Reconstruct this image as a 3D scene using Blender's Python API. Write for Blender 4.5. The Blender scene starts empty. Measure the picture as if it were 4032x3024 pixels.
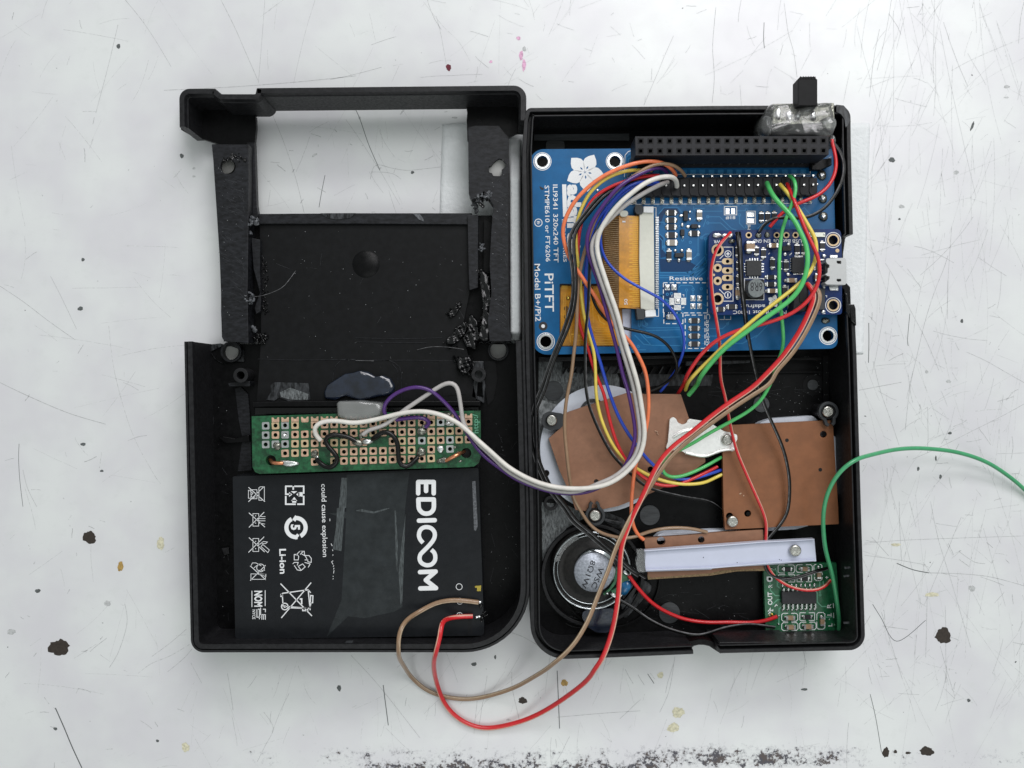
import bpy, math, random
from mathutils import Vector
from mathutils.geometry import tessellate_polygon
random.seed(11)
SC = bpy.context.scene
COL = SC.collection
SC.unit_settings.scale_length = 0.01          # one unit is a centimetre
# ---------------------------------------------------------------- camera, world, lamps
F, CX, CY, H = 3263.0, 2016.0, 1512.0, 243.0   # focal length and centre in photo pixels, height in mm
cam = bpy.data.objects.new('camera', bpy.data.cameras.new('camera'))
COL.objects.link(cam)
cam.location = (0, 0, H / 10)
cam.data.sensor_width = 36
cam.data.lens = 36 * F / 4032
cam.data.clip_start, cam.data.clip_end = 0.5, 500
SC.camera = cam
world = bpy.data.worlds.new('World'); SC.world = world; world.use_nodes = True
world.node_tree.nodes['Background'].inputs[0].default_value = (0.93, 1.0, 0.985, 1)
world.node_tree.nodes['Background'].inputs[1].default_value = 0.43
def lamp(name, loc, size, energy, color=(1, 1, 1), target=(0, 0, 0)):
    l = bpy.data.lights.new(name, 'AREA'); l.shape = 'RECTANGLE'
    l.size, l.size_y, l.energy, l.color = size[0], size[1], energy, color
    o = bpy.data.objects.new(name, l); COL.objects.link(o); o.location = loc
    o.rotation_euler = (Vector(target) - Vector(loc)).to_track_quat('-Z', 'Y').to_euler()
    return o
lamp('ceiling_tube_north', (22, 84, 68), (80, 24), 56000, (1.0, 0.975, 1.0), (2, 2, 0))
lamp('ceiling_panel', (34, 54, 100), (68, 46), 54000, (1.0, 0.99, 1.0), (6, 6, 0))
lamp('ceiling_panel_south', (14, -66, 105), (90, 50), 24000, (0.96, 1.0, 0.98), (0, -6, 0))  # added fill lamp, lifts the shadows on the lower side
SC.view_settings.view_transform = 'Standard'
SC.view_settings.look = 'None'
SC.view_settings.exposure = -0.13
SC.view_settings.gamma = 1.0
SC.cycles.use_denoising = True
SC.cycles.max_bounces = 8
SC.cycles.transmission_bounces = 8
SC.cycles.sample_clamp_indirect = 6

# ---------------------------------------------------------------- measuring helpers
k8 = 800 / 2212
TAG = dict(S=(0, 0, 1), D=(0, 0, 4032 / 2212),
    L1=(600, 300, k8), L2=(1400, 300, k8), L3=(600, 900, k8), L4=(1400, 900, k8), L5=(600, 1400, k8), L6=(1400, 1400, k8),
    L7=(600, 2000, k8), L8=(1400, 2000, k8), R1=(2000, 300, k8), R2=(2700, 300, k8), R3=(2000, 900, k8), R4=(2700, 900, k8),
    R5=(2000, 1400, k8), R6=(2700, 1400, k8), R7=(2000, 2000, k8), R8=(2700, 2000, k8),
    T1=(0, 0, 1400 / 2212), T2=(1300, 0, 1400 / 2212), T3=(2632, 0, 1400 / 2212), T4=(0, 1000, 900 / 1493),
    T5=(0, 1974, 1400 / 2212), C6=(1300, 2400, 1400 / 2212), T7=(2632, 1974, 1400 / 2212), C8=(3100, 1000, 932 / 1546),
    B1=(2780, 880, 560 / 2212), B2=(2400, 640, 560 / 2212), B3=(3000, 2180, 340 / 1659), B4=(900, 1850, 500 / 1276))
def P(tag, x, y):
    o = TAG[tag]
    return (o[0] + x * o[2], o[1] + y * o[2])
def parse(s):                       # "R5 10,20 30,40,z R7 ..." -> [(sx, sy, third or None)]
    out, tag = [], 'S'
    for t in s.split():
        if t in TAG:
            tag = t; continue
        v = [float(a) for a in t.split(',')]
        x, y = P(tag, v[0], v[1])
        out.append((x, y, v[2] if len(v) > 2 else None))
    return out
def W(x, y, z):                     # measured point at a real height of z mm -> centimetres
    d = (H - z) / 10
    return ((x - CX) / F * d, -(y - CY) / F * d)
def PX(z): return (H - z) / 10 / F  # centimetres per photo pixel at height z
def rounded(s, z, n=6):             # polygon in world cm; third value = corner radius in photo px
    pts = parse(s); N = len(pts); out = []
    for i, (x, y, r) in enumerate(pts):
        if not r:
            out.append(W(x, y, z)); continue
        p = Vector((x, y)); a = Vector(pts[i - 1][:2]) - p; b = Vector(pts[(i + 1) % N][:2]) - p
        la, lb = a.length, b.length; a.normalize(); b.normalize()
        ang = max(0.05, math.acos(max(-1, min(1, a.dot(b)))))
        d = min(r / math.tan(ang / 2), la * .49, lb * .49); r2 = d * math.tan(ang / 2)
        c = p + (a + b).normalized() * (r2 / math.sin(ang / 2))
        s0 = p + a * d - c; s1 = p + b * d - c
        a0 = math.atan2(s0.y, s0.x); da = math.atan2(s1.y, s1.x) - a0
        while da > math.pi: da -= 2 * math.pi
        while da < -math.pi: da += 2 * math.pi
        for k in range(n + 1):
            t = a0 + da * k / n
            out.append(W(c.x + r2 * math.cos(t), c.y + r2 * math.sin(t), z))
    return out
def lump(poly_, z0, z1, seed, amp, fq=1):
    rnd = random.Random(seed); cx = sum(p[0] for p in poly_) / len(poly_); cy = sum(p[1] for p in poly_) / len(poly_); n = len(poly_); vs, fs = [], []
    ph = [rnd.uniform(0, 6) for _ in range(6)]
    lv = [(1.0, 0), (1.015, .35), (1.0, .75), (.95, .95), (.84, 1.0), (.66, 1.0), (.46, 1.0), (.24, 1.0)]
    if fq > 1: lv = lv[:4] + [(.95 - .09 * i, 1.0) for i in range(1, 10)]
    for s_, u in lv:
        for p in poly_:
            x, y = cx + (p[0] - cx) * s_, cy + (p[1] - cy) * s_
            w = amp * u * (math.sin(fq * x * 5.1 + ph[0]) * math.sin(fq * y * 7.3 + ph[1]) + .6 * math.sin(fq * (x * 12 + y * 4) + ph[2]) + .4 * math.sin(fq * (y * 21 - x * 6) + ph[3]))
            vs.append((x, y, (z0 + (z1 - z0) * u + w) / 10))
    m = len(lv)
    for j in range(m - 1):
        for i in range(n):
            q = (i + 1) % n; fs.append((j * n + i, j * n + q, (j + 1) * n + q, (j + 1) * n + i))
    fs.append([(m - 1) * n + i for i in range(n)]); fs.append([n - 1 - i for i in range(n)])
    return MB().add(vs, fs, True)
def dense(poly_, step=.06):
    if sum(poly_[i][0] * poly_[(i + 1) % len(poly_)][1] - poly_[(i + 1) % len(poly_)][0] * poly_[i][1] for i in range(len(poly_))) < 0: poly_ = poly_[::-1]
    out = []
    for i, p in enumerate(poly_):
        q = poly_[(i + 1) % len(poly_)]; L = math.hypot(q[0] - p[0], q[1] - p[1]); k = max(1, int(L / step))
        out += [(p[0] + (q[0] - p[0]) * t / k, p[1] + (q[1] - p[1]) * t / k) for t in range(k)]
    return out
def circ(cx, cy, r, n=24, ry=None, rot=0):
    ry = r if ry is None else ry; c, s = math.cos(rot), math.sin(rot)
    return [(cx + r * math.cos(t) * c - ry * math.sin(t) * s, cy + r * math.cos(t) * s + ry * math.sin(t) * c)
            for t in [2 * math.pi * i / n for i in range(n)]]
def rect(cx, cy, w, h, rot=0):
    c, s = math.cos(rot), math.sin(rot)
    return [(cx + x * c - y * s, cy + x * s + y * c) for x, y in ((-w / 2, -h / 2), (w / 2, -h / 2), (w / 2, h / 2), (-w / 2, h / 2))]
def catmull(pts, step):             # 3-D smooth path through pts, roughly one point each step
    out = []; n = len(pts)
    for i in range(n - 1):
        p0, p1, p2, p3 = pts[max(i - 1, 0)], pts[i], pts[i + 1], pts[min(i + 2, n - 1)]
        m = max(1, int((p2 - p1).length / step))
        for k in range(m):
            t = k / m
            out.append(0.5 * ((2 * p1) + (p2 - p0) * t + (2 * p0 - 5 * p1 + 4 * p2 - p3) * t * t + (3 * p1 - p0 - 3 * p2 + p3) * t ** 3))
    out.append(pts[-1].copy())
    return out

# ---------------------------------------------------------------- mesh builder
class MB:
    def __init__(s): s.v, s.f, s.sm = [], [], []
    def add(s, vs, fs, smooth=False):
        b = len(s.v); s.v += [tuple(v) for v in vs]
        for f in fs: s.f.append([i + b for i in f]); s.sm.append(smooth)
        return s
    def prism(s, poly, z0, z1, holes=()):          # z in mm
        z0, z1 = z0 / 10, z1 / 10
        loops = [list(poly)] + [list(h) for h in holes]
        for i, l in enumerate(loops):
            a = sum(l[k][0] * l[(k + 1) % len(l)][1] - l[(k + 1) % len(l)][0] * l[k][1] for k in range(len(l)))
            if (a > 0) != (i == 0): l.reverse()
        flat = [p for l in loops for p in l]; n = len(flat)
        tris = tessellate_polygon([[Vector((p[0], p[1], 0)) for p in l] for l in loops])
        top = []
        for t in tris:
            a, b, c = (flat[i] for i in t)
            cr = (b[0] - a[0]) * (c[1] - a[1]) - (b[1] - a[1]) * (c[0] - a[0])
            if abs(cr) < 1e-12: continue
            top.append(tuple(t) if cr > 0 else (t[2], t[1], t[0]))
        vs = [(p[0], p[1], z1) for p in flat] + [(p[0], p[1], z0) for p in flat]
        fs = top + [(t[2] + n, t[1] + n, t[0] + n) for t in top]
        b = 0
        for l in loops:
            m = len(l)
            for k in range(m): fs.append((b + k, b + k + n, b + (k + 1) % m + n, b + (k + 1) % m))
            b += m
        return s.add(vs, fs)
    def sheet(s, poly, z, holes=()):               # a thin print, 0.03 mm thick
        return s.prism(poly, z, z + .03, holes)
    def box(s, cx, cy, w, h, z0, z1, rot=0): return s.prism(rect(cx, cy, w, h, rot), z0, z1)
    def lathe(s, cx, cy, prof, n=24, smooth=True, sx=1, sy=1):     # prof [(r cm, z mm)] from outside up to the axis
        vs, fs = [], []
        for r, z in prof:
            for i in range(n):
                t = 2 * math.pi * i / n; vs.append((cx + r * math.cos(t) * sx, cy + r * math.sin(t) * sy, z / 10))
        for j in range(len(prof) - 1):
            for i in range(n):
                k = (i + 1) % n; fs.append((j * n + i, j * n + k, (j + 1) * n + k, (j + 1) * n + i))
        fs.append([(len(prof) - 1) * n + i for i in range(n)])
        return s.add(vs, fs, smooth)
    def ribbon(s, pts, w, z, closed=False, h=.03): # flat printed stroke, pts world cm, w cm
        n = len(pts); V = [Vector(p) for p in pts]; L, R = [], []
        for i in range(n):
            a = V[i] - V[i - 1] if (i or closed) else V[1] - V[0]
            b = V[(i + 1) % n] - V[i] if (i < n - 1 or closed) else V[-1] - V[-2]
            if a.length < 1e-9: a = b
            if b.length < 1e-9: b = a
            a = a.normalized(); b = b.normalized()
            na = Vector((-a.y, a.x)); nb = Vector((-b.y, b.x)); m = na + nb
            m = m.normalized() if m.length > 1e-6 else na
            q = w / 2 / max(.35, m.dot(nb)); L.append(V[i] + m * q); R.append(V[i] - m * q)
        vs = [(p.x, p.y, (z + h) / 10) for p in L] + [(p.x, p.y, (z + h) / 10) for p in R]
        vs += [(p.x, p.y, z / 10) for p in L] + [(p.x, p.y, z / 10) for p in R]
        fs = []
        for i in range(n if closed else n - 1):
            j = (i + 1) % n
            fs += [(i, n + i, n + j, j), (i, j, 2 * n + j, 2 * n + i), (n + j, n + i, 3 * n + i, 3 * n + j)]
        return s.add(vs, fs)
    def tube(s, pts, r, sides=8, caps=True, flat=1.0):
        n = len(pts); up = Vector((0, 0, 1)); vs, fs = [], []
        for i in range(n):
            t = (pts[min(i + 1, n - 1)] - pts[max(i - 1, 0)]).normalized()
            side = t.cross(up)
            side = side.normalized() if side.length > .05 else Vector((1, 0, 0))
            nn = side.cross(t).normalized()
            rr = r[i] if isinstance(r, list) else r
            for k in range(sides):
                a = 2 * math.pi * k / sides
                vs.append(pts[i] + side * math.cos(a) * rr + nn * math.sin(a) * rr * flat)
        for i in range(n - 1):
            for k in range(sides):
                m = (k + 1) % sides; fs.append((i * sides + k, (i + 1) * sides + k, (i + 1) * sides + m, i * sides + m))
        s.add(vs, fs, True)
        if caps: s.add(vs[:sides] + vs[-sides:], [list(range(sides)), [2 * sides - 1 - i for i in range(sides)]])
        return s
    def blob(s, cx, cy, rx, ry, z0, h, seed=0, rough=.15, n=18, rings=6, rot=0, flatness=.5):
        rnd = random.Random(seed); ph = [rnd.uniform(0, 6.28) for _ in range(8)]
        c, sn = math.cos(rot), math.sin(rot); vs, fs = [], []
        for j in range(rings + 1):
            u = j / rings * .999
            rr = math.cos(u * math.pi / 2) ** flatness; zz = math.sin(u * math.pi / 2)
            for i in range(n):
                t = 2 * math.pi * i / n
                e = 1 + rough * (math.sin(2 * t + ph[0]) * .6 + math.sin(3 * t + ph[1]) * .5 + math.sin(5 * t + ph[2]) * .3 + math.sin(7 * t + ph[3]) * .25)
                x, y = rx * rr * e * math.cos(t), ry * rr * e * math.sin(t)
                dz = 1 + rough * .9 * math.sin(3.1 * t + ph[4] + j) * (1 - u) + rough * .5 * math.sin(j * 1.7 + ph[5])
                vs.append((cx + x * c - y * sn, cy + x * sn + y * c, (z0 + h * zz * (dz if j else 1)) / 10))
        for j in range(rings):
            for i in range(n):
                k = (i + 1) % n; fs.append((j * n + i, j * n + k, (j + 1) * n + k, (j + 1) * n + i))
        fs.append([rings * n + i for i in range(n)]); fs.append([n - 1 - i for i in range(n)])
        return s.add(vs, fs, True)
    def mesh(s, name, mat, org=(0, 0, 0)):
        m = bpy.data.meshes.new(name)
        m.from_pydata([(v[0] - org[0], v[1] - org[1], v[2] - org[2]) for v in s.v], [], s.f)
        m.polygons.foreach_set('use_smooth', s.sm); m.materials.append(mat); m.update()
        return m
    def build(s, name, mat, parent=None, bevel=0, seg=2, kind=None, label=None):
        xs, ys, zs = zip(*s.v)
        org = ((min(xs) + max(xs)) / 2, (min(ys) + max(ys)) / 2, min(zs))
        return place(name, s.mesh(name, mat, org), org, parent, bevel=bevel, seg=seg, kind=kind, label=label)
WL = {}
def place(name, mesh, loc, parent=None, rot=0, bevel=0, seg=2, kind=None, label=None):
    o = bpy.data.objects.new(name, mesh); COL.objects.link(o)
    p = WL[parent.name] if parent else (0, 0, 0)
    if parent: o.parent = parent
    o.location = tuple(loc[i] - p[i] for i in range(3)); o.rotation_euler = (0, 0, rot); WL[o.name] = tuple(loc)
    if kind: o['kind'] = kind
    if label: o['label'] = label
    if bevel:
        b = o.modifiers.new('bevel', 'BEVEL'); b.width = bevel / 10; b.segments = seg; b.limit_method = 'ANGLE'; b.angle_limit = .6
        b.harden_normals = False
    return o
def tag(o, label, cat, group=None):
    o['label'] = label; o['category'] = cat
    if group: o['group'] = group
    return o
def thing(name, label, cat, at, z=3, group=None):
    x, y = W(at[0], at[1], z)
    return tag(place(name, None, (x, y, z / 10)), label, cat, group)
def poly(s, z, n=6): return rounded(s, z, n)
def offset_path(pts, offs, closed):
    n = len(pts); V = [Vector(p) for p in pts]; out = []
    for i in range(n):
        a = V[i] - V[i - 1] if (i or closed) else V[1] - V[0]
        b = V[(i + 1) % n] - V[i] if (i < n - 1 or closed) else V[-1] - V[-2]
        a = a.normalized(); b = b.normalized()
        na = Vector((-a.y, a.x)); nb = Vector((-b.y, b.x)); m = (na + nb).normalized()
        q = 1 / max(.4, m.dot(nb)); out.append((V[i], m * q))
    return out
def sweep(mb, pts, prof, closed=False):            # prof [(inward offset cm, z mm)] as a closed loop; inside = left of path
    o = offset_path(pts, prof, closed); n, m = len(o), len(prof); vs, fs = [], []
    for v, nr in o:
        for d, z in prof: vs.append((v.x + nr.x * d, v.y + nr.y * d, z / 10))
    for i in range(n if closed else n - 1):
        j = (i + 1) % n
        for k in range(m):
            l = (k + 1) % m; fs.append((i * m + k, j * m + k, j * m + l, i * m + l))
    if not closed: fs += [list(range(m))[::-1], [(n - 1) * m + k for k in range(m)]]
    return mb.add(vs, fs)
def text_mb(mb, s, p0, p1, h, z, bold=0.0, lift=.03):          # p0, p1 baseline ends in photo px, h cap height in photo px
    c = bpy.data.curves.new('t', 'FONT'); c.body = s; c.size = 1; c.resolution_u = 2; c.offset = bold
    o = bpy.data.objects.new('t', c); COL.objects.link(o)
    dg = bpy.context.evaluated_depsgraph_get(); me = bpy.data.meshes.new_from_object(o.evaluated_get(dg))
    xs = [v.co.x for v in me.vertices]; x0, x1 = min(xs), max(xs)
    a = Vector(W(*p0, z)); b = Vector(W(*p1, z)); d = b - a; L = d.length; d.normalize(); u = Vector((-d.y, d.x))
    sx = L / (x1 - x0); sy = h * PX(z) / .72
    vs = [tuple(a + d * (v.co.x - x0) * sx + u * v.co.y * sy) + ((z + lift) / 10,) for v in me.vertices]
    mb.add(vs, [list(p.vertices) for p in me.polygons])
    bpy.data.objects.remove(o); bpy.data.curves.remove(c); bpy.data.meshes.remove(me)
    return mb
def stroke(mb, s, w, z, closed=False, smooth=0, h=.03):        # s in tagged pixels, w in photo px
    pts = [Vector(W(x, y, z)).to_3d() for x, y, _ in parse(s)]
    if smooth: pts = catmull(pts, smooth)
    return mb.ribbon([(p.x, p.y) for p in pts], w * PX(z), z, closed, h)
# ---------------------------------------------------------------- materials
def mat(name, col, rough=.5, metal=0, noise=0, nscale=20, bump=0, bscale=60, coat=0, spec=.5, trans=0, ior=1.45, alpha=1, rvar=0, stretch=None, sss=0, col2=None, emit=None):
    m = bpy.data.materials.new(name); m.use_nodes = True; nt = m.node_tree; N = nt.nodes; Lk = nt.links
    b = N['Principled BSDF']; b.inputs['Base Color'].default_value = (*col, 1); b.inputs['Roughness'].default_value = rough
    b.inputs['Metallic'].default_value = metal; b.inputs['Specular IOR Level'].default_value = spec
    b.inputs['Coat Weight'].default_value = coat; b.inputs['Coat Roughness'].default_value = .12
    b.inputs['Transmission Weight'].default_value = trans; b.inputs['IOR'].default_value = ior; b.inputs['Alpha'].default_value = alpha
    if sss: b.inputs['Subsurface Weight'].default_value = sss; b.inputs['Subsurface Radius'].default_value = (.1, .1, .1)
    tc = N.new('ShaderNodeTexCoord'); mp = N.new('ShaderNodeMapping'); geo = N.new('ShaderNodeNewGeometry')
    Lk.new(geo.outputs['Position'], mp.inputs[0])
    if stretch: mp.inputs['Scale'].default_value = stretch
    def nz(scale, detail=4, rg=.6):
        n = N.new('ShaderNodeTexNoise'); n.inputs['Scale'].default_value = scale; n.inputs['Detail'].default_value = detail
        n.inputs['Roughness'].default_value = rg; Lk.new(mp.outputs[0], n.inputs['Vector']); return n
    if noise or col2:
        n = nz(nscale); r = N.new('ShaderNodeValToRGB'); Lk.new(n.outputs['Fac'], r.inputs[0])
        a = [max(0, c * (1 - noise)) for c in col]; c2 = col2 or [min(1, c * (1 + noise)) for c in col]
        r.color_ramp.elements[0].position, r.color_ramp.elements[1].position = .35, .68
        r.color_ramp.elements[0].color = (*a, 1); r.color_ramp.elements[1].color = (*c2, 1)
        Lk.new(r.outputs[0], b.inputs['Base Color'])
    if rvar:
        n = nz(nscale * 1.7); mr = N.new('ShaderNodeMapRange'); Lk.new(n.outputs['Fac'], mr.inputs[0])
        mr.inputs[1].default_value, mr.inputs[2].default_value = .3, .7
        mr.inputs[3].default_value, mr.inputs[4].default_value = max(.02, rough - rvar), min(1, rough + rvar)
        Lk.new(mr.outputs[0], b.inputs['Roughness'])
    if bump:
        n = nz(bscale, 5, .65); bp = N.new('ShaderNodeBump'); bp.inputs['Strength'].default_value = 1; bp.inputs['Distance'].default_value = bump / 10
        Lk.new(n.outputs['Fac'], bp.inputs['Height']); Lk.new(bp.outputs[0], b.inputs['Normal'])
    if emit: b.inputs['Emission Color'].default_value = (*emit, 1)
    return m
M = dict(
    shell=mat('black_shell_plastic', (.0036, .0036, .004), .36, spec=.17, noise=.3, nscale=6, bump=.010, bscale=90, rvar=.10),
    rim=mat('black_rim_plastic', (.013, .013, .0145), .42, spec=.35, noise=.35, nscale=8, bump=.02, bscale=55, rvar=.12),
    matte=mat('matte_black_plastic', (.0052, .0054, .006), .5, spec=.2, noise=.25, nscale=5, bump=.006, bscale=120),
    sawn=mat('sawn_black_plastic', (.0095, .010, .012), .45, spec=.3, noise=.5, nscale=6, col2=(.019, .020, .024), bump=.03, bscale=30, stretch=(1, 2.4, 1)),
    milled=mat('milled_plastic', (.085, .092, .095), .33, noise=.55, nscale=9, bump=.05, bscale=22, rvar=.15, stretch=(3, 1, 1), col2=(.22, .24, .245)),  # milled plastic, with lamp glare mixed into its paler grey
    scuff=mat('scuffed_plastic', (.014, .015, .017), .35, noise=.8, nscale=11, bump=.05, bscale=25, rvar=.1, stretch=(1, .35, 1), col2=(.062, .066, .072), spec=.35),
    milledlight=mat('worn_pale_plastic', (.22, .24, .245), .35, noise=.4, nscale=6, bump=.04, bscale=30, rvar=.12, stretch=(2, 1, 1), col2=(.50, .53, .54)),  # scratched plastic whose bright glare is painted as a pale colour
    dust=mat('dust', (.30, .31, .32), .8), scr=mat('fine_scratch', (.05, .052, .058), .5), scr2=mat('bright_scratch', (.16, .17, .175), .4),
    disc=mat('satin_disc_plastic', (.05, .054, .058), .4, noise=.25, nscale=8, stretch=(.4, 3, 1), bump=.006, bscale=80),
    melted=mat('melted_black_plastic', (.0035, .0035, .004), .11, bump=.05, bscale=12, spec=.5, noise=.5, nscale=30),
    shaving=mat('pale_plastic_shaving', (.10, .105, .115), .35, noise=.5, nscale=20, bump=.05, bscale=30),
    battery=mat('battery_wrap', (.0105, .0118, .014), .36, spec=.25, noise=.12, nscale=3, bump=.16, bscale=1.3, rvar=.06),
    tape=mat('clear_tape', (.024, .028, .030), .25, spec=.3, noise=.2, nscale=3, bump=.008, bscale=12, rvar=.12),
    streak=mat('wrinkled_tape', (.065, .075, .078), .28, noise=.6, nscale=10, bump=.03, bscale=30, stretch=(4, .5, 1)),
    ink=mat('white_ink', (.80, .81, .82), .5, noise=.04, nscale=30),
    ink2=mat('pale_ink', (.55, .62, .68), .5, noise=.1, nscale=30),
    inkblack=mat('marker_ink', (.01, .01, .015), .4),
    blue=mat('blue_solder_mask', (.008, .108, .275), .3, noise=.12, nscale=2.5, bump=.004, bscale=70, spec=.3),
    trace=mat('blue_trace', (.035, .20, .42), .3, spec=.3),
    bluedark=mat('blue_mask_dark', (.002, .036, .115), .3, spec=.3),
    navy=mat('navy_solder_mask', (.004, .024, .115), .28, noise=.25, nscale=5, bump=.004, bscale=70, spec=.3),
    green=mat('green_solder_mask', (.010, .080, .030), .3, noise=.55, nscale=7, bump=.01, bscale=40, coat=.4),
    green2=mat('dark_green_solder_mask', (.008, .105, .040), .28, noise=.25, nscale=8, bump=.01, bscale=60, coat=.4),
    gtrace=mat('green_trace', (.12, .34, .22), .35),
    edge=mat('board_edge', (.10, .13, .10), .7, noise=.4, nscale=30),
    copper=mat('copper_pad', (.58, .385, .27), .4, .2, noise=.25, nscale=12, bump=.01, bscale=60),
    copperwire=mat('bare_copper', (.75, .30, .16), .25, .9),
    gold=mat('gold_plate', (.58, .44, .27), .4, .25, noise=.08, nscale=20),
    goldb=mat('brass', (.75, .58, .12), .2, 1.0),
    solder=mat('solder', (.62, .63, .62), .22, 1.0, noise=.25, nscale=25, bump=.05, bscale=35),
    flux=mat('flux_solder', (.22, .22, .19), .2, .8, noise=.7, nscale=22, bump=.09, bscale=30),
    joint=mat('dull_solder', (.38, .38, .37), .25, 1.0, noise=.5, nscale=25, bump=.06, bscale=40),
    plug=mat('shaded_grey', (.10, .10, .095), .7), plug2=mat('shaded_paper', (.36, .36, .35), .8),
    tin=mat('tinned_metal', (.74, .75, .75), .28, 1.0, noise=.12, nscale=15, bump=.02, bscale=40),
    bright=mat('bright_plate', (.93, .93, .91), .42, 1.0, noise=.05, nscale=8, bump=.05, bscale=26),
    steel=mat('screw_steel', (.55, .54, .50), .26, 1.0, noise=.25, nscale=30, bump=.05, bscale=30),
    usb=mat('connector_shell', (.47, .48, .48), .42, .3, noise=.03, nscale=8),
    chrome=mat('ring_metal', (.62, .66, .68), .16, 1.0, noise=.2, nscale=6, bump=.02, bscale=12),
    magnet=mat('magnet_plate', (.42, .45, .51), .42, .45, noise=.28, nscale=16, bump=.03, bscale=26),
    hole=mat('dark_hole', (.004, .004, .004), .7),
    board=mat('phenolic_board', (.275, .135, .078), .5, noise=.09, nscale=5, bump=.006, bscale=70),
    board2=mat('phenolic_board_orange', (.235, .092, .038), .45, noise=.10, nscale=3, bump=.006, bscale=70),
    stain=mat('board_stain', (.20, .082, .038), .55, noise=.2, nscale=3),
    boardedge=mat('phenolic_edge', (.25, .17, .085), .7, noise=.4, nscale=20),
    rubber=mat('white_rubber', (.66, .70, .78), .45, sss=.15, noise=.03, nscale=3, bump=.01, bscale=15),
    strip=mat('white_plastic_strip', (.56, .59, .71), .40, noise=.02, nscale=3, bump=.008, bscale=25),
    header=mat('header_plastic', (.014, .014, .017), .5, spec=.3, noise=.3, nscale=14, bump=.01, bscale=50),
    chip=mat('chip_black', (.022, .022, .025), .55, noise=.25, nscale=25, bump=.01, bscale=70),
    chipgrey=mat('inductor_grey', (.16, .18, .185), .5, noise=.15, nscale=15, bump=.02, bscale=50),
    capbody=mat('ceramic_tan', (.33, .22, .135), .45, noise=.12, nscale=20),
    capgrey=mat('ceramic_grey', (.30, .27, .23), .45, noise=.12, nscale=20),
    cream=mat('cream_connector', (.66, .66, .58), .45, noise=.03, nscale=8),
    latch=mat('dark_latch', (.035, .038, .042), .5),
    flex=mat('amber_flex', (.58, .25, .015), .22, noise=.25, nscale=2.5, coat=.6, bump=.02, bscale=4),
    flexdark=mat('amber_flex_dark', (.19, .09, .025), .25, noise=.3, nscale=3, coat=.6),
    flexline=mat('flex_trace', (.85, .45, .06), .25, .3),
    glue=mat('clear_hot_glue', (.97, .975, .98), .07, trans=.95, ior=1.45, bump=.12, bscale=10, coat=.5),
    gluemilk=mat('milky_hot_glue', (.75, .77, .77), .12, trans=.85, ior=1.42, bump=.06, bscale=7, coat=.5),
    gluewhite=mat('cloudy_hot_glue', (.42, .43, .42), .16, trans=.55, bump=.03, bscale=7, coat=.5),
    gluenavy=mat('glue_over_black', (.009, .014, .028), .08, noise=.5, nscale=3, coat=1.0, bump=.05, bscale=5),
    clear=mat('clear_film', (.5, .52, .54), .12, alpha=.35, coat=.6),
    smoke=mat('smoky_film', (.20, .22, .23), .12, alpha=.45, coat=.6),
    cloth=mat('white_tissue', (.77, .79, .80), .85, noise=.03, nscale=3, bump=.3, bscale=9),
    cone=mat('speaker_cone', (.012, .011, .010), .5, noise=.5, nscale=12, bump=.05, bscale=30),
    blueglue=mat('blue_resin', (.008, .10, .23), .2, noise=.3, nscale=6, coat=.5),
    greenglue=mat('green_terminal', (.02, .12, .05), .3, noise=.4, nscale=9, coat=.6),
    led=mat('clear_led', (.7, .72, .62), .25, coat=.6),
)
WC = dict(white=(.72, .69, .64), greyw=(.47, .445, .435), purple=(.075, .022, .165), orange=(.88, .22, .09), tan=(.30, .19, .115),
    yellow=(.80, .62, .11), red=(.62, .022, .028), blue=(.02, .07, .50), black=(.003, .003, .003), green=(.09, .52, .15), dgreen=(.06, .34, .15), redp=(.62, .06, .06))
for k, c in WC.items():
    M['w_' + k] = mat('insulation_' + k, c, .30 if k != 'white' else .4, noise=.08, nscale=4, bump=.006, bscale=30, coat=.25 if k not in ('white', 'greyw', 'black') else .05, spec=.4 if k == 'black' else .5)
M['torn_red'] = mat('torn_edge_pink', (.62, .36, .27), .4, noise=.15, nscale=10)
M['torn_tan'] = mat('torn_edge_beige', (.47, .36, .25), .4, noise=.15, nscale=10)
M['torn_black'] = mat('torn_edge_grey', (.12, .12, .125), .35, noise=.6, nscale=6)
for n, c in dict(faint=(.60, .61, .61), mid=(.49, .50, .50), dark=(.10, .11, .11), brown=(.035, .026, .02), ochre=(.42, .27, .08), straw=(.64, .61, .45), crimson=(.13, .005, .02), pink=(.72, .40, .58)).items():
    M['s_' + n] = mat('mark_' + n, c, .6, noise=.25, nscale=12)
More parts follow.
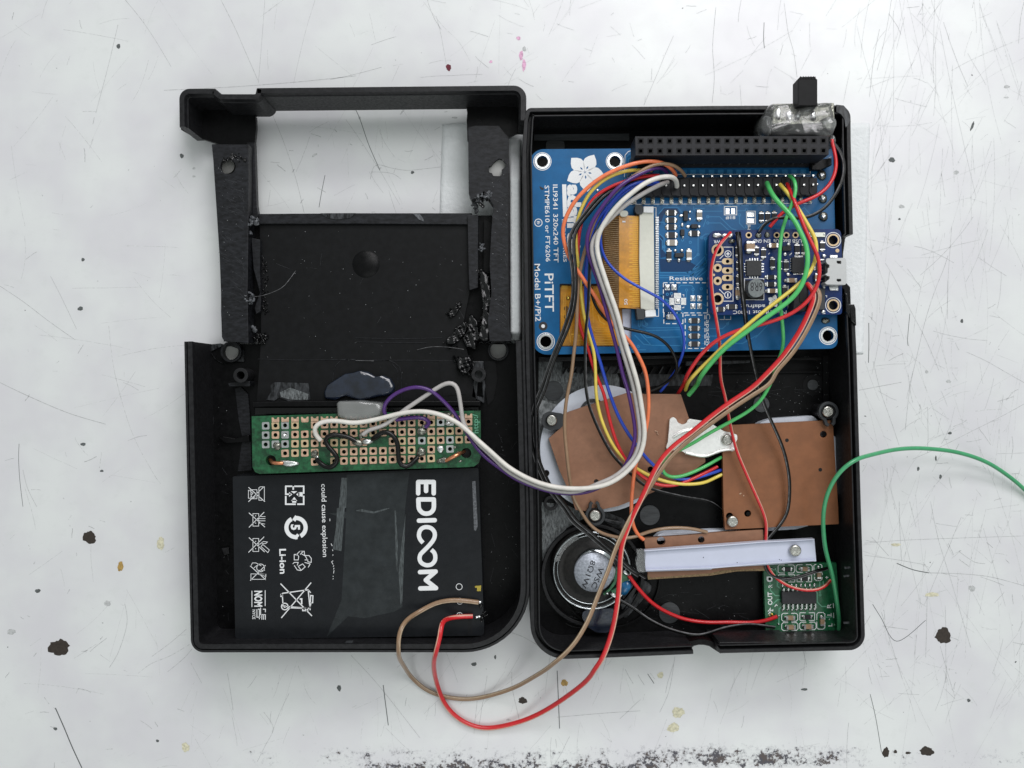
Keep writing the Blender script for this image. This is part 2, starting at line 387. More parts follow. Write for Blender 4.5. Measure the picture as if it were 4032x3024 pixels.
# worn white paint of the bench top
def bench():
    m = mat('white_bench_paint', (.74, .745, .75), .36, rvar=0, bump=.004, bscale=60); nt = m.node_tree; N, Lk = nt.nodes, nt.links; b = N['Principled BSDF']
    geo = N.new('ShaderNodeNewGeometry'); sep = N.new('ShaderNodeSeparateXYZ'); Lk.new(geo.outputs['Position'], sep.inputs[0])
    def noise(sc, d=5, r=.6, st=None):
        n = N.new('ShaderNodeTexNoise'); n.inputs['Scale'].default_value = sc; n.inputs['Detail'].default_value = d; n.inputs['Roughness'].default_value = r
        if st:
            mp = N.new('ShaderNodeMapping'); mp.inputs['Scale'].default_value = st; Lk.new(geo.outputs['Position'], mp.inputs[0]); Lk.new(mp.outputs[0], n.inputs[0])
        else: Lk.new(geo.outputs['Position'], n.inputs[0])
        return n.outputs['Fac']
    def rng(v, a, b_, c=0, d=1):
        r = N.new('ShaderNodeMapRange'); r.interpolation_type = 'SMOOTHSTEP'; Lk.new(v, r.inputs[0])
        for i, x in enumerate((a, b_, c, d)): r.inputs[i + 1].default_value = x
        return r.outputs[0]
    def mth(op, a, b_):
        n = N.new('ShaderNodeMath'); n.operation = op
        for i, v in enumerate((a, b_)):
            if isinstance(v, (int, float)): n.inputs[i].default_value = v
            else: Lk.new(v, n.inputs[i])
        return n.outputs[0]
    def mix(f, a, b_):
        n = N.new('ShaderNodeMix'); n.data_type = 'RGBA'; Lk.new(f, n.inputs[0])
        for i, v in ((6, a), (7, b_)):
            if isinstance(v, tuple): n.inputs[i].default_value = (*v, 1)
            else: Lk.new(v, n.inputs[i])
        return n.outputs[2]
    base = mix(rng(noise(.35, 3), .3, .7), (.66, .652, .68), (.73, .748, .742))
    base = mix(mth('MULTIPLY', rng(noise(2.2, 6, .7), .50, .75), .35), base, (.62, .64, .63))
    base = mix(mth('MULTIPLY', rng(noise(9, 6, .8), .60, .74), .30), base, (.42, .43, .43))
    y = sep.outputs['Y']; x = sep.outputs['X']
    # a band where the paint is chipped off along the front edge
    cen = mth('ADD', y, 10.93)
    band = mth('MULTIPLY', mth('MULTIPLY', rng(cen, .55, .05), rng(cen, -.5, -.15)), rng(x, 3.0, 5.0, .55, 1))
    front = mth('MULTIPLY', rng(y, -10.65, -11.25), mth('MULTIPLY', rng(x, -6.5, -3.4), rng(x, 5.6, 4.0)))
    front = mth('MULTIPLY', front, rng(y, -12.6, -11.9))
    amt = mth('MAXIMUM', mth('MULTIPLY', band, rng(x, -9, -3.2, .25, 1)), front)
    amt = mth('MULTIPLY', amt, mth('MAXIMUM', rng(x, 13, 8), .35))
    n1 = mth('ADD', noise(7, 8, .75), mth('MULTIPLY', noise(1.6, 3), .6))
    th = mth('SUBTRACT', n1, mth('SUBTRACT', 1.06, mth('MULTIPLY', amt, .27)))
    chips = mth('MULTIPLY', rng(th, 0, .03), rng(amt, .02, .2))
    col = mix(chips, base, mix(rng(noise(3.3, 4), .45, .55), (.035, .032, .04), (.062, .036, .018)))
    dirt = mth('MULTIPLY', mth('MULTIPLY', rng(mth('ADD', th, .13), 0, .12), rng(amt, .02, .3)), .3)
    col = mix(dirt, col, (.25, .25, .28))
    Lk.new(col, b.inputs['Base Color'])
    Lk.new(rng(noise(1.2, 4), .3, .7, .30, .42), b.inputs['Roughness'])
    Lk.new(rng(mth('ADD', chips, dirt), 0, .3, 1, 0), b.inputs['Coat Weight']); Lk.new(rng(chips, 0, 1, .5, .12), b.inputs['Specular IOR Level']); b.inputs['Coat Roughness'].default_value = .3
    return m
M['bench'] = bench()
# ---------------------------------------------------------------- bench top
bench_o = MB().prism([(-60, -45), (60, -45), (60, 60), (-60, 60)], -20, 0).build('bench_top', M['bench'], kind='structure')
def inside_shells(x, y):
    return (715 < x < 2090 and 335 < y < 2590 and not (1010 < x < 1850 and 415 < y < 845)) or (2050 < x < 3400 and 405 < y < 2590)
marks = {k: MB() for k in ('faint', 'mid', 'dark', 'brown', 'ochre', 'straw', 'crimson', 'pink')}
MZ = {'faint': .010, 'mid': .022, 'dark': .034, 'brown': .046, 'ochre': .058, 'straw': .058, 'crimson': .05, 'pink': .05}
def scratch(k, pts, w):
    p = [(W(x, y, 0)) for x, y in pts]; marks[k].ribbon(p, w * PX(0), MZ[k], h=.004)
def rscratch(n, x0, x1, y0, y1, lens, kinds, ang=None, spread=1.6, ws=(1.2, 2.6)):
    for _ in range(n):
        for _t in range(20):
            x, y = random.uniform(x0, x1), random.uniform(y0, y1)
            if not inside_shells(x, y): break
        L = random.uniform(*lens) * random.uniform(.3, 1); a = random.gauss(ang, spread) if ang is not None else random.uniform(0, math.pi)
        bend = random.gauss(0, .10); pts = []
        for i in range(7):
            t = i / 6 - .5; aa = a + bend * t
            pts.append((x + math.cos(aa) * L * t + random.gauss(0, .5), y + math.sin(aa) * L * t + random.gauss(0, .5)))
        scratch(random.choice(kinds), pts, random.uniform(*ws))
up = math.pi / 2
rscratch(150, 3350, 4032, 0, 2800, (150, 900), ['faint'] * 5 + ['mid'], up + .1, .35, (.8, 1.6))
rscratch(170, 3400, 4032, 300, 2800, (40, 260), ['faint', 'faint', 'mid'], None, ws=(.8, 1.6))
rscratch(120, 3400, 4032, 1200, 2700, (20, 110), ['faint', 'mid'], None, ws=(1, 2.4))
rscratch(60, 0, 4032, 0, 340, (80, 420), ['faint'] * 3 + ['mid'], up + .15, .5, (.8, 1.7))
rscratch(90, 1300, 4032, 0, 400, (20, 160), ['faint'] * 3 + ['mid'], None, ws=(.8, 1.8))
rscratch(60, 0, 720, 0, 3024, (60, 420), ['faint'], None, ws=(.8, 1.7))
rscratch(60, 0, 720, 0, 3024, (15, 70), ['faint', 'mid'], None, ws=(1.2, 3))
rscratch(120, 700, 3500, 2580, 3000, (30, 260), ['faint', 'faint', 'mid'], up + .2, .6, (.8, 1.8))
rscratch(28, 1020, 1840, 430, 835, (60, 420), ['faint', 'faint', 'mid'], up, .6, (.8, 1.5))
rscratch(24, 1020, 1840, 430, 835, (10, 60), ['mid'], None, ws=(1.2, 3))
for k, w, s in (('mid', 1.8, 'T1 1020,562 1350,546 1600,530 1900,505 2212,472 | T1 2212,472'), ('mid', 1.6, 'T1 780,0 870,110 960,240 1065,415'), ('mid', 1.8, 'T1 1375,0 1460,170 1530,330 1605,500'),
    ('mid', 1.4, 'T1 1648,0 1630,240 1608,515'), ('mid', 1.6, 'T1 1665,645 1760,870 1840,1110 1893,1325'), ('dark', 2, 'T1 2022,1090 2000,1200 1985,1290'),
    ('dark', 2.2, 'T2 150,665 185,740 240,900 310,1060'), ('mid', 1.6, 'T2 250,1115 265,1050 300,1025 380,1045 480,1060 590,1050 690,1038'), ('mid', 1.6, 'T2 260,1070 340,1072 400,1085 440,1115'),
    ('mid', 1.4, 'T2 365,1185 385,1250 410,1325'), ('mid', 1.5, 'T2 0,495 120,470 240,440 320,418'), ('mid', 1.4, 'T2 660,100 690,220 722,400'), ('faint', 1.5, 'T2 580,10 700,160 800,260 870,380'),
    ('mid', 1.8, 'T3 295,45 285,150 275,300 285,480 272,640'), ('mid', 1.5, 'T3 720,20 745,200 780,330 800,480'), ('dark', 2, 'T3 595,140 592,240 597,300'),
    ('mid', 2, 'T3 2212,10 2190,120 2178,270'), ('faint', 2, 'T3 2212,235 2050,300 1880,375 1760,440'), ('mid', 1.8, 'C8 1050,10 1020,100 960,250 900,440 850,650 800,880 770,1150'),
    ('mid', 1.6, 'C8 640,60 700,160 800,360 900,550 990,760'), ('mid', 2, 'C8 468,890 600,865 745,838'), ('dark', 2.4, 'C8 532,450 533,580 530,710'), ('mid', 1.6, 'C8 560,700 610,900 680,1100 730,1250'),
    ('mid', 1.6, 'C8 1546,980 1400,1060 1200,1160 1000,1260 820,1340'), ('mid', 1.6, 'C8 1170,640 1300,700 1440,780 1546,840'), ('dark', 1.8, 'C8 800,390 785,560 790,600'),
    ('mid', 1.8, 'T4 0,210 150,310 320,440 490,560'), ('mid', 2.4, 'T4 0,840 200,935 450,1040 690,1112'), ('dark', 1.6, 'T4 125,1240 122,1340 130,1480 150,1650'), ('mid', 1.6, 'T4 150,1410 180,1530 240,1650'),
    ('mid', 1.5, 'T4 330,145 400,280 500,490'), ('faint', 2, 'T4 710,470 750,780 860,1160 1000,1430 1050,1500'), ('mid', 1.6, 'T4 805,840 850,858 905,890'), ('mid', 1.6, 'T4 835,1220 900,1195 960,1185'),
    ('dark', 4, 'T5 345,1285 400,1410 450,1530 510,1659'), ('mid', 2, 'T5 560,935 600,900 665,850'), ('mid', 1.8, 'T5 680,1035 740,930 790,760 778,640'), ('faint', 3, 'T5 860,1070 940,1010 1060,960 1180,890'),
    ('mid', 1.6, 'T5 945,965 1060,880 1160,795'), ('mid', 1.8, 'T5 875,1365 915,1390 945,1415'), ('mid', 1.8, 'T5 1415,1070 1435,1190 1450,1300'), ('mid', 1.6, 'T5 1640,1310 1700,1410 1650,1520 1600,1620'),
    ('dark', 3, 'C6 330,470 345,590 362,720'), ('dark', 3, 'C6 1412,380 1420,560 1427,740'), ('mid', 1.8, 'C6 1130,390 1135,500 1180,700'), ('mid', 1.8, 'C6 1085,130 1200,170 1320,240'),
    ('mid', 1.6, 'C6 1410,670 1700,645 1930,630'), ('mid', 1.6, 'C6 2145,290 2110,500 2050,640'), ('mid', 1.8, 'C6 1835,370 1860,420 1885,460'), ('mid', 1.6, 'C6 130,285 300,470 560,800'), ('mid', 2, 'C6 1915,405 1935,440 1955,470'),
    ('dark', 2.4, 'C6 1975,400 1995,430 2015,460'), ('dark', 3, 'T7 1420,385 1520,425 1620,445'), ('mid', 2, 'T7 1620,445 1800,450 2000,470 2212,525'), ('dark', 2, 'T7 1270,640 1320,720 1420,870 1600,740'),
    ('mid', 1.8, 'T7 1325,690 1390,900 1455,1105'), ('mid', 2, 'T7 1805,310 1860,350 1910,380 1970,388'), ('mid', 2, 'T7 1600,970 1605,800 1610,560'), ('dark', 2, 'T7 1255,1200 1290,1350 1325,1560'), ('mid', 1.6, 'T7 1330,775 1490,798'),
    ('mid', 1.6, 'T7 1630,0 1680,240 1760,500 1880,910'), ('mid', 1.6, 'T7 1500,0 1540,160'), ('mid', 1.8, 'T7 1435,0 1440,180 1450,370'), ('mid', 1.6, 'T7 1690,900 1740,1080 1780,1210'), ('mid', 1.5, 'T7 1430,1195 1560,1203'),
    ('mid', 1.6, 'T7 1220,260 1500,240 2000,222 2212,215'), ('mid', 1.6, 'T7 1220,335 1400,360 1600,395'), ('mid', 2, 'T7 840,935 850,980 858,1015')):
    pts = [Vector((x, y, 0)) for x, y, _ in parse(s.replace('|', ''))]
    sm = catmull([p for i, p in enumerate(pts) if i == 0 or (p - pts[i - 1]).length > 1], 12); scratch(k, [(p.x, p.y) for p in sm], w)
def stain(k, tagk, x, y, rx, ry=None, rough=.16, rot=0, n=30):
    sx, sy = P(tagk, x, y); sc = TAG[tagk][2] * PX(0); ry = ry or rx; rnd = random.Random(int(x * 7 + y)); cx, cy = W(sx, sy, 0)
    ph = [rnd.uniform(0, 6.28) for _ in range(5)]; pts = []
    for i in range(n):
        t = 2 * math.pi * i / n; e = 1 + rough * (.5 * math.sin(2 * t + ph[0]) + .5 * math.sin(3 * t + ph[1]) + .4 * math.sin(6 * t + ph[2]) + .35 * math.sin(11 * t + ph[3]) + rnd.uniform(-.3, .3))
        a, b = rx * sc * e * math.cos(t), ry * sc * e * math.sin(t); pts.append((cx + a * math.cos(rot) - b * math.sin(rot), cy + a * math.sin(rot) + b * math.cos(rot)))
    marks[k].prism(pts, MZ[k], MZ[k] + .004)
for a in (('brown', 'T5', 557, 225, 42, 38), ('brown', 'T5', 368, 910, 61, 52), ('brown', 'T7', 1710, 835, 50, 46), ('brown', 'T7', 1607, 1555, 42, 28), ('brown', 'T7', 1352, 1562, 20, 32), ('brown', 'C6', 1198, 566, 28, 19),
          ('brown', 'T7', 1412, 1557, 11, 10), ('brown', 'T7', 1490, 1565, 16, 8), ('dark', 'T5', 235, 557, 17, 12), ('dark', 'T4', 525, 357, 18, 13), ('dark', 'T4', 542, 37, 10, 12), ('dark', 'T4', 543, 1243, 16, 11), ('dark', 'T4', 665, 1417, 11, 8),
          ('dark', 'T3', 1390, 995, 19, 16), ('mid', 'T3', 2105, 540, 20, 9), ('mid', 'T3', 2103, 607, 14, 6), ('mid', 'T3', 1450, 1285, 18, 11), ('dark', 'T3', 1437, 1363, 7, 7), ('dark', 'T3', 1890, 785, 7, 32, .2, -.4), ('mid', 'T3', 1790, 1073, 17, 12),
          ('dark', 'T1', 737, 288, 11, 16), ('dark', 'T1', 1131, 970, 12, 14), ('mid', 'T1', 1207, 1047, 9, 8), ('mid', 'T1', 1207, 1097, 10, 7), ('mid', 'T1', 1957, 965, 17, 8, .2, .6), ('mid', 'T2', 452, 690, 24, 7, .2, 1.0), ('mid', 'T2', 775, 732, 17, 6),
          ('dark', 'T2', 512, 1073, 11, 9), ('mid', 'T2', 184, 735, 7, 12), ('mid', 'T2', 1208, 305, 11, 17), ('mid', 'T7', 1888, 542, 22, 18), ('dark', 'T7', 1868, 1238, 11, 10), ('dark', 'T7', 845, 1170, 22, 7), ('mid', 'T5', 668, 635, 22, 16),
          ('mid', 'T5', 70, 812, 28, 16), ('dark', 'T5', 345, 1415, 12, 9), ('dark', 'T5', 980, 1490, 10, 8), ('dark', 'T5', 2110, 1162, 12, 20), ('dark', 'C6', 895, 340, 16, 12), ('dark', 'C6', 1027, 296, 6, 14), ('mid', 'C6', 1110, 686, 14, 7),
          ('dark', 'C8', 1062, 1170, 12, 9), ('dark', 'C8', 1140, 438, 10, 12), ('mid', 'C8', 1053, 832, 16, 11), ('dark', 'C8', 1000, 1455, 8, 15), ('dark', 'C8', 855, 1403, 8, 14), ('dark', 'C8', 970, 1335, 6, 16), ('mid', 'C8', 910, 770, 10, 12),
          ('ochre', 'T5', 750, 405, 18, 30), ('straw', 'T5', 1000, 262, 24, 38), ('straw', 'T5', 1155, 1530, 24, 28), ('ochre', 'C6', 1457, 456, 20, 22), ('straw', 'C6', 2165, 640, 40, 30), ('straw', 'C6', 2135, 735, 36, 28), ('straw', 'C6', 2055, 408, 18, 20),
          ('straw', 'T7', 1415, 270, 28, 10), ('straw', 'T7', 1640, 580, 40, 14), ('crimson', 'T2', 737, 420, 16, 20), ('pink', 'T2', 1188, 345, 12, 30), ('pink', 'T2', 1206, 405, 11, 38), ('pink', 'T2', 1172, 238, 13, 11), ('pink', 'T2', 1000, 384, 10, 8)):
    stain(*a)
for _ in range(260):
    x, y = random.uniform(0, 4032), random.uniform(0, 3000)
    if inside_shells(x, y) or (x < 3350 and random.random() < .35): continue
    r = random.choice((1.2, 1.6, 2, 2.6, 3.6)); stain(random.choice(('mid', 'mid', 'dark', 'faint')), 'S', x, y, r, r * random.uniform(.4, 1), .3, random.uniform(0, 3), 8)
NM = dict(faint='faint_scratches', mid='grey_scratches', dark='dark_scratches', brown='paint_chips', ochre='ochre_stain', straw='straw_stain', crimson='crimson_stain', pink='pink_stain')
for k, mb in marks.items(): mb.build(NM[k], M['s_' + k], bench_o, kind='stuff')
# tissue sheet under the shells
tis = MB(); n1, n2 = 90, 50; rnd = random.Random(5)
a0, a1 = W(1742, 492, 0), W(3425, 1400, 0); vs, fs = [], []
for j in range(n2 + 1):
    for i in range(n1 + 1):
        x = a0[0] + (a1[0] - a0[0]) * i / n1; y = a0[1] + (a1[1] - a0[1]) * j / n2
        e = 0
        vs.append((x + e - j * .004, y + .05 * math.sin(i * .3) * (j in (0, n2)), .018 + .012 * rnd.random() + .004 * math.sin(i * .23) * math.sin(j * .31)))
for j in range(n2):
    for i in range(n1): a = j * (n1 + 1) + i; fs.append((a, a + n1 + 1, a + n1 + 2, a + 1))
tis.add(vs, fs, True)
t = tis.build('tissue_sheet', M['cloth'])
fo = MB(); vs, fs = [], []; m_ = 130  # extra tissue strip, raised so the gap between the shells looks bright
for j in range(m_ + 1):
    y = 548 + (1338 - 548) * j / m_; x = 2030 + (1338 - y) * -.004; hh = (1.5 + 9 * min(1, j / 26, (m_ - j) / 6 + .3)) 
    for i in range(9):
        u = i / 8 * 2 - 1; zz = hh * .9 * min(1, (1 - abs(u)) * 3.5) + .3; zz += .16 * rnd.random(); q = W(x + u * 27, y, zz); vs.append((*q, zz / 10))
for j in range(m_):
    for i in range(8): a = j * 9 + i; fs.append((a, a + 9, a + 10, a + 1))
fo.add(vs, fs, True).build('tissue_fold', M['cloth'], t); sol = t.modifiers.new('solid', 'SOLIDIFY'); sol.thickness = .008; sol.offset = -1
tag(t, 'thin white textured tissue sheet lying under both black shell halves', 'tissue')

# ---------------------------------------------------------------- rear shell half (with the window)
RS = thing('rear_shell', 'black plastic rear half of a handheld console case with a rectangular window sawn through it', 'case half', (1400, 1900), 0)
low = rounded('S 723,1345 L5 362,900 S 737,2000 750,2571,52 L8 0,1576 S 2088,2571,258 S 2084,2000 S 2074,1600 S 2067,1341', 18, 12)
PR = [(0, 1), (0, 17.6), (.02, 18), (.075, 18), (.088, 17.2), (.105, 17.2), (.118, 18.3), (.245, 18.3), (.25, 17.6), (.20, 17.2), (.20, 2.2), (.20, 1)]
sweep(MB(), low, PR).build('outer_wall', M['rim'], RS)
def inset(pts, d, closed=False): return [(v.x + n.x * d, v.y + n.y * d) for v, n in offset_path(pts, [], closed)]
h1 = circ(*W(907, 1385, 3), 33 * PX(3)); h2 = circ(*W(1962, 1379, 3), 33 * PX(3))
MB().prism(inset(low, .12), .8, 2.5, [h1, h2]).build('floor_panel', M['shell'], RS)
top = rounded('S 705,499 703,347,42 L1 680,130,10 750,190,8 1118,190,4 1132,124,4 S 2073,334,50 L2 1858,480', 18, 8)[::-1]
PT = [(0, 5), (0, 17.6), (.02, 18), (.15, 18), (.165, 17.2), (.18, 16.6), (.20, 16.4), (.21, 5)]
sweep(MB(), top, PT).build('top_wall', M['rim'], RS)
# floor of the sawn top bar and its two ears
MB().prism(poly('S 712,510 L1 425,645 720,738 650,742 1112,742 L1 1130,560 1125,440 1062,350 1205,352 1212,320 1232,304 1620,303 1655,325 1900,335 2212,336 L2 100,338 180,330 420,322 750,320 900,322 1050,332 1080,322 1205,320 1216,400 1210,480 1218,700 1660,700 1668,665 1740,625 1795,610 1850,600 1858,420 S 2040,352 870,375 715,365', 6.5), 5, 6.5).build('top_floor', M['shell'], RS)
MB().prism(poly('L1 1140,212 1400,212 1440,262 1500,275 2212,210 2212,330 1655,322 1620,300 1232,300 1205,330 1140,300', 8), 6, 8).build('cut_ledge', M['scuff'], RS)
MB().prism(poly('L1 2212,212 L2 420,200 1215,192 1215,300 1050,318 750,300 420,296 0,310', 8), 6, 8).build('cut_ledge', M['sawn'], RS)
stroke_b = MB()
# left pillar
hp = circ(*W(897, 655, 11), 30 * PX(11), 20)
MB().prism(poly('L1 645,742 1050,742 1045,900 1050,1100 1045,1659 L3 1035,700 1045,1200 1045,1245 780,1225 755,1182 745,900 745,700 730,300 710,0 L1 690,1350 660,900', 11), 5, 11, [hp]).build('side_pillar', M['sawn'], RS, bevel=.15)
MB().prism(circ(*W(895, 655, 9), 31 * PX(9)), 8.6, 9.6).build('screw_hole_floor', M['plug'], RS)  # hole discs painted in the shaded tone of the bench and tissue below
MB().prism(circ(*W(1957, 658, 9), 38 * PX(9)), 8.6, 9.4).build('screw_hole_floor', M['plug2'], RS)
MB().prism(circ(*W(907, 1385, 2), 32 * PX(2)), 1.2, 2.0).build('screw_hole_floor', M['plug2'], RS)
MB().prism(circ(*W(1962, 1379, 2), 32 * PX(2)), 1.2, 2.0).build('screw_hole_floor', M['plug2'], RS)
MB().prism(poly('L1 1030,720 1112,720 1122,1000 1135,1400 1152,1500 1150,1600 1030,1600', 7), 5, 7).build('window_ledge', M['sawn'], RS, bevel=.1)
# right pillar
hq = [W(*P('L2', x, y), 11) for x, y in ((1450, 980), (1475, 975), (1500, 940), (1530, 915), (1560, 895), (1600, 905), (1632, 945), (1640, 975), (1615, 1000), (1590, 1020), (1598, 1060), (1580, 1088), (1500, 1085), (1485, 1055), (1455, 1045))]
MB().prism(poly('L2 1225,560 1300,540 1560,540 1620,620 1668,665 1668,1659 L4 1668,500 1675,1060 1700,1225 1460,1225 1440,1000 1480,700 1460,400 1480,0 L2 1500,1400 1400,1250 1320,1320 1265,1345 1232,1280 1228,900', 11), 5, 11, [hq]).build('side_pillar', M['sawn'], RS, bevel=.15)
MB().prism(poly('L4 1400,-100 1480,-60 1462,400 1480,700 1445,1000 1460,1225 1400,1225 1390,800', 7), 5, 7).build('side_channel', M['shell'], RS)
MB().prism(poly('L4 1220,-150 1335,-150 1335,640 1240,670 1230,400', 8.5), 5, 8.5).build('guide_rib', M['sawn'], RS, bevel=.15)
MB().prism(poly('L3 1075,100 1175,120 1170,440 1180,760 1175,900 1130,930 1110,860 1170,700 1100,440', 8.5), 5, 8.5).build('guide_rib', M['sawn'], RS, bevel=.15)
# middle plate
MB().prism(poly('L1 1152,1500 L2 0,1492 1268,1492 L4 1240,400 1240,700 1160,1100 1230,1400 S 1880,1600 1010,1600 L3 1185,1200 1180,700 1170,0', 6.5), 4.5, 6.5).build('middle_plate', M['matte'], RS)
MB().prism(poly('L1 1152,1502 1500,1496 2212,1492 L2 600,1494 1262,1494 1230,1612 0,1604 L1 1160,1606', 7.6), 6.2, 7.6).build('window_sill', M['sawn'], RS, bevel=.15)
for s, m in (('L2 625,1495 700,1500 742,1560 738,1580 690,1560', 'shaving'), ('L1 1830,1492 2212,1490 2150,1545 2000,1560 1900,1540', 'scuff')):
    MB().prism(poly(s, 7.8), 7.4, 7.8).build('sill_scuff', M[m], RS)
cx, cy = W(*P('L4', 110, 385), 7); r = 56 * PX(7)
MB().lathe(cx, cy, [(r, 6.4), (r * .93, 6.6), (r * .75, 6.9), (r * .5, 7.15), (r * .25, 7.3), (.005, 7.35)], 32).build('round_stub', M['shell'], RS)
MB().prism(poly('S 962,848 1990,848 2003,1340 2003,1344 880,1344 880,1335', 5), 2.6, 4.9).build('base_plate', M['shell'], RS)
rec = MB()
for s, c in (('L3 1150,1420 1600,1432 2212,1424 | L4 0,1436 560,1434 1080,1440', 0), ('L5 1968,420 1966,250 1975,160 2000,100 2060,50 2130,42 L6 0,50 360,52 430,80 480,130 500,200 500,480', 0), ('L6 460,480 462,210 450,150 400,90', 0), ('L4 0,1190 500,1200 940,1190', 0), ('L4 0,1235 780,1245', 0)):
    pts = [Vector((*W(x, y, 6.5), .655)) for x, y, _ in parse(s.replace('|', ''))]; rec.tube(catmull(pts, .2), .012, 6)
rec.build('moulded_line', M['sawn'], RS)
MB().prism(poly('L5 1240,480 1290,400 1285,320 1330,290 1700,300 1720,480 1600,500 1480,495 1380,455 1330,490', 6.8), 6.4, 6.8).build('scuffed_patch', M['scuff'], RS)
MB().prism(poly('L5 1390,400 1500,350 1700,420 1690,480 1500,480 1400,450', 7.0), 6.6, 7.0).build('scuffed_patch', M['milled'], RS)  # milled patch, lamp glare mixed into its grey
MB().prism(poly('L6 900,0 1250,0 1230,200 1200,420 950,440', 6.6), 6.4, 6.65).build('scuffed_patch', M['matte'], RS)
# black bar above the stripboard, built up from two ridges
MB().prism(poly('S 990,1582 1200,1578 1890,1578 1893,1600 992,1604', 11), 5, 11).build('cross_rib', M['shell'], RS, bevel=.3)
MB().prism(poly('S 1000,1602 1885,1600 1885,1628 1000,1634', 9), 5, 9).build('cross_rib', M['melted'], RS, bevel=.3)
# screw posts in the lower corners
for tx, ty in (('L5', (960, 215)), ('L6', (1340, 205))):
    px, py = P(tx, *ty); c = W(px, py, 9); ro, ri = 29 * PX(9), 16 * PX(9)
    MB().prism(circ(*c, ro, 28), 2, 9, [circ(*c, ri, 20)]).build('screw_post', M['rim'], RS, bevel=.25)
MB().prism(poly('L5 820,300 1060,275 1060,335 830,335', 7), 2, 7).build('post_rib', M['sawn'], RS, bevel=.2)
MB().prism(poly('L6 1250,60 1395,60 1400,240 1415,330 1400,520 1260,450 1290,250', 6.5), 2, 6.5, [poly('L6 1330,290 1378,290 1385,455 1320,440', 6.5)]).build('post_bracket', M['scuff'], RS, bevel=.2)
MB().prism(poly('L5 700,890 790,880 900,900 1050,860 1060,940 800,960', 4.5), 2, 4.5).build('wall_clip', M['shell'], RS, bevel=.3)
MB().prism(poly('L7 750,440 830,430 835,500 780,520', 3.5), 2, 3.5).build('floor_tab', M['rim'], RS, bevel=.2)
MB().prism(poly('L7 2080,1488 2165,1485 2165,1522 2085,1522', 17.6), 14, 17.6).build('rim_tab', M['disc'], RS, bevel=.2)
MB().prism(poly('L5 900,360 960,340 1040,420 1060,640 1080,1250 930,1260 980,900 940,700', 3.2), 2, 3.2).build('scuffed_patch', M['sawn'], RS)
MB().prism(poly('L6 1400,60 1520,60 1545,250 1500,480 1440,540 1415,400', 3.2), 2, 3.2).build('scuffed_patch', M['matte'], RS)
MB().prism(poly('L3 640,1260 740,1250 850,1280 990,1330 1000,1450 900,1460 760,1470 680,1420 630,1340', 3.1), 2.4, 3.1, [circ(*W(907, 1385, 3.1), 37 * PX(3))]).build('scuffed_patch', M['scuff'], RS)
# raised posts round the two lower holes
for x, y in ((907, 1385), (1962, 1379)):
    c = W(x, y, 5); MB().prism(circ(*c, 41 * PX(5), 30), 1, 4.6, [circ(*W(x, y, 5), 33.5 * PX(5), 26)]).build('hole_collar', M['sawn'], RS, bevel=.3)
# melted and torn plastic along the sawn edges
rnd = random.Random(3)
def melt(path, n, r0, r1, z, h, mt='melted', spread=14):
    pts = parse(path); mb = MB()
    for _ in range(int(n * 2.2)):
        i = rnd.randrange(len(pts) - 1); t = rnd.random(); x = pts[i][0] * (1 - t) + pts[i + 1][0] * t + rnd.gauss(0, spread); y = pts[i][1] * (1 - t) + pts[i + 1][1] * t + rnd.gauss(0, spread)
        r = rnd.uniform(r0, r1); c = W(x, y, z); mb.blob(*c, r * .7 * PX(z), r * .7 * PX(z) * rnd.uniform(.4, 1.2), z, h * .45 * rnd.uniform(.3, 1.2), rnd.randrange(999), .4, 9, 3, rnd.uniform(0, 3))
    mb.sm = [False] * len(mb.sm); mb.build('melted_plastic', M[mt], RS, kind='stuff')
melt('L4 1380,460 1420,600 1440,800 1400,1000 1420,1200', 46, 7, 17, 8, 2.2, spread=8)
melt('L4 1000,1260 1100,1180 1200,1050', 30, 5, 12, 7, 1.6, spread=8)
melt('L6 1120,40 1180,150 1230,100', 26, 8, 18, 7, 2.5, spread=9)
melt('L4 1000,960 1080,880 1150,800', 20, 4, 9, 6.5, 1.2, spread=6)
melt('L3 1200,340 1240,500 1220,820 1260,940', 34, 3, 7, 6.5, 1.0, spread=7)
melt('L3 1130,1200 1220,1150 1190,1280', 18, 5, 10, 7, 1.6, spread=8)
melt('L2 1300,1100 1360,1250 1450,1300 1330,1400', 34, 5, 15, 10, 1.8, 'melted', 9)
melt('L2 1290,1330 1400,1290 1480,1290', 12, 5, 12, 11, 1.2, 'shaving', 7)
melt('L1 990,1640 1080,1560 1130,1600', 16, 5, 12, 9, 2, 'shaving', 6)
melt('L3 990,20 1080,50', 6, 6, 12, 9, 2, 'shaving', 4)
melt('L3 1000,720 1080,760 1040,820', 12, 5, 10, 9, 1.6, 'shaving', 6)
melt('L3 1090,1060 1120,1110', 5, 7, 13, 8, 1, 'shaving', 3)
melt('L4 1350,160 1390,190 1350,240', 6, 6, 12, 9, 1.5, 'shaving', 4)
melt('L1 760,940 900,860 1030,920', 16, 4, 9, 11, .8, 'melted', 6)
melt('L2 1300,1380 1320,1480', 6, 8, 14, 9, 1.5, 'scuff', 4)
melt('L8 1370,1170 1420,1140 1350,1220', 12, 4, 9, 11.8, 1.2, 'melted', 6)
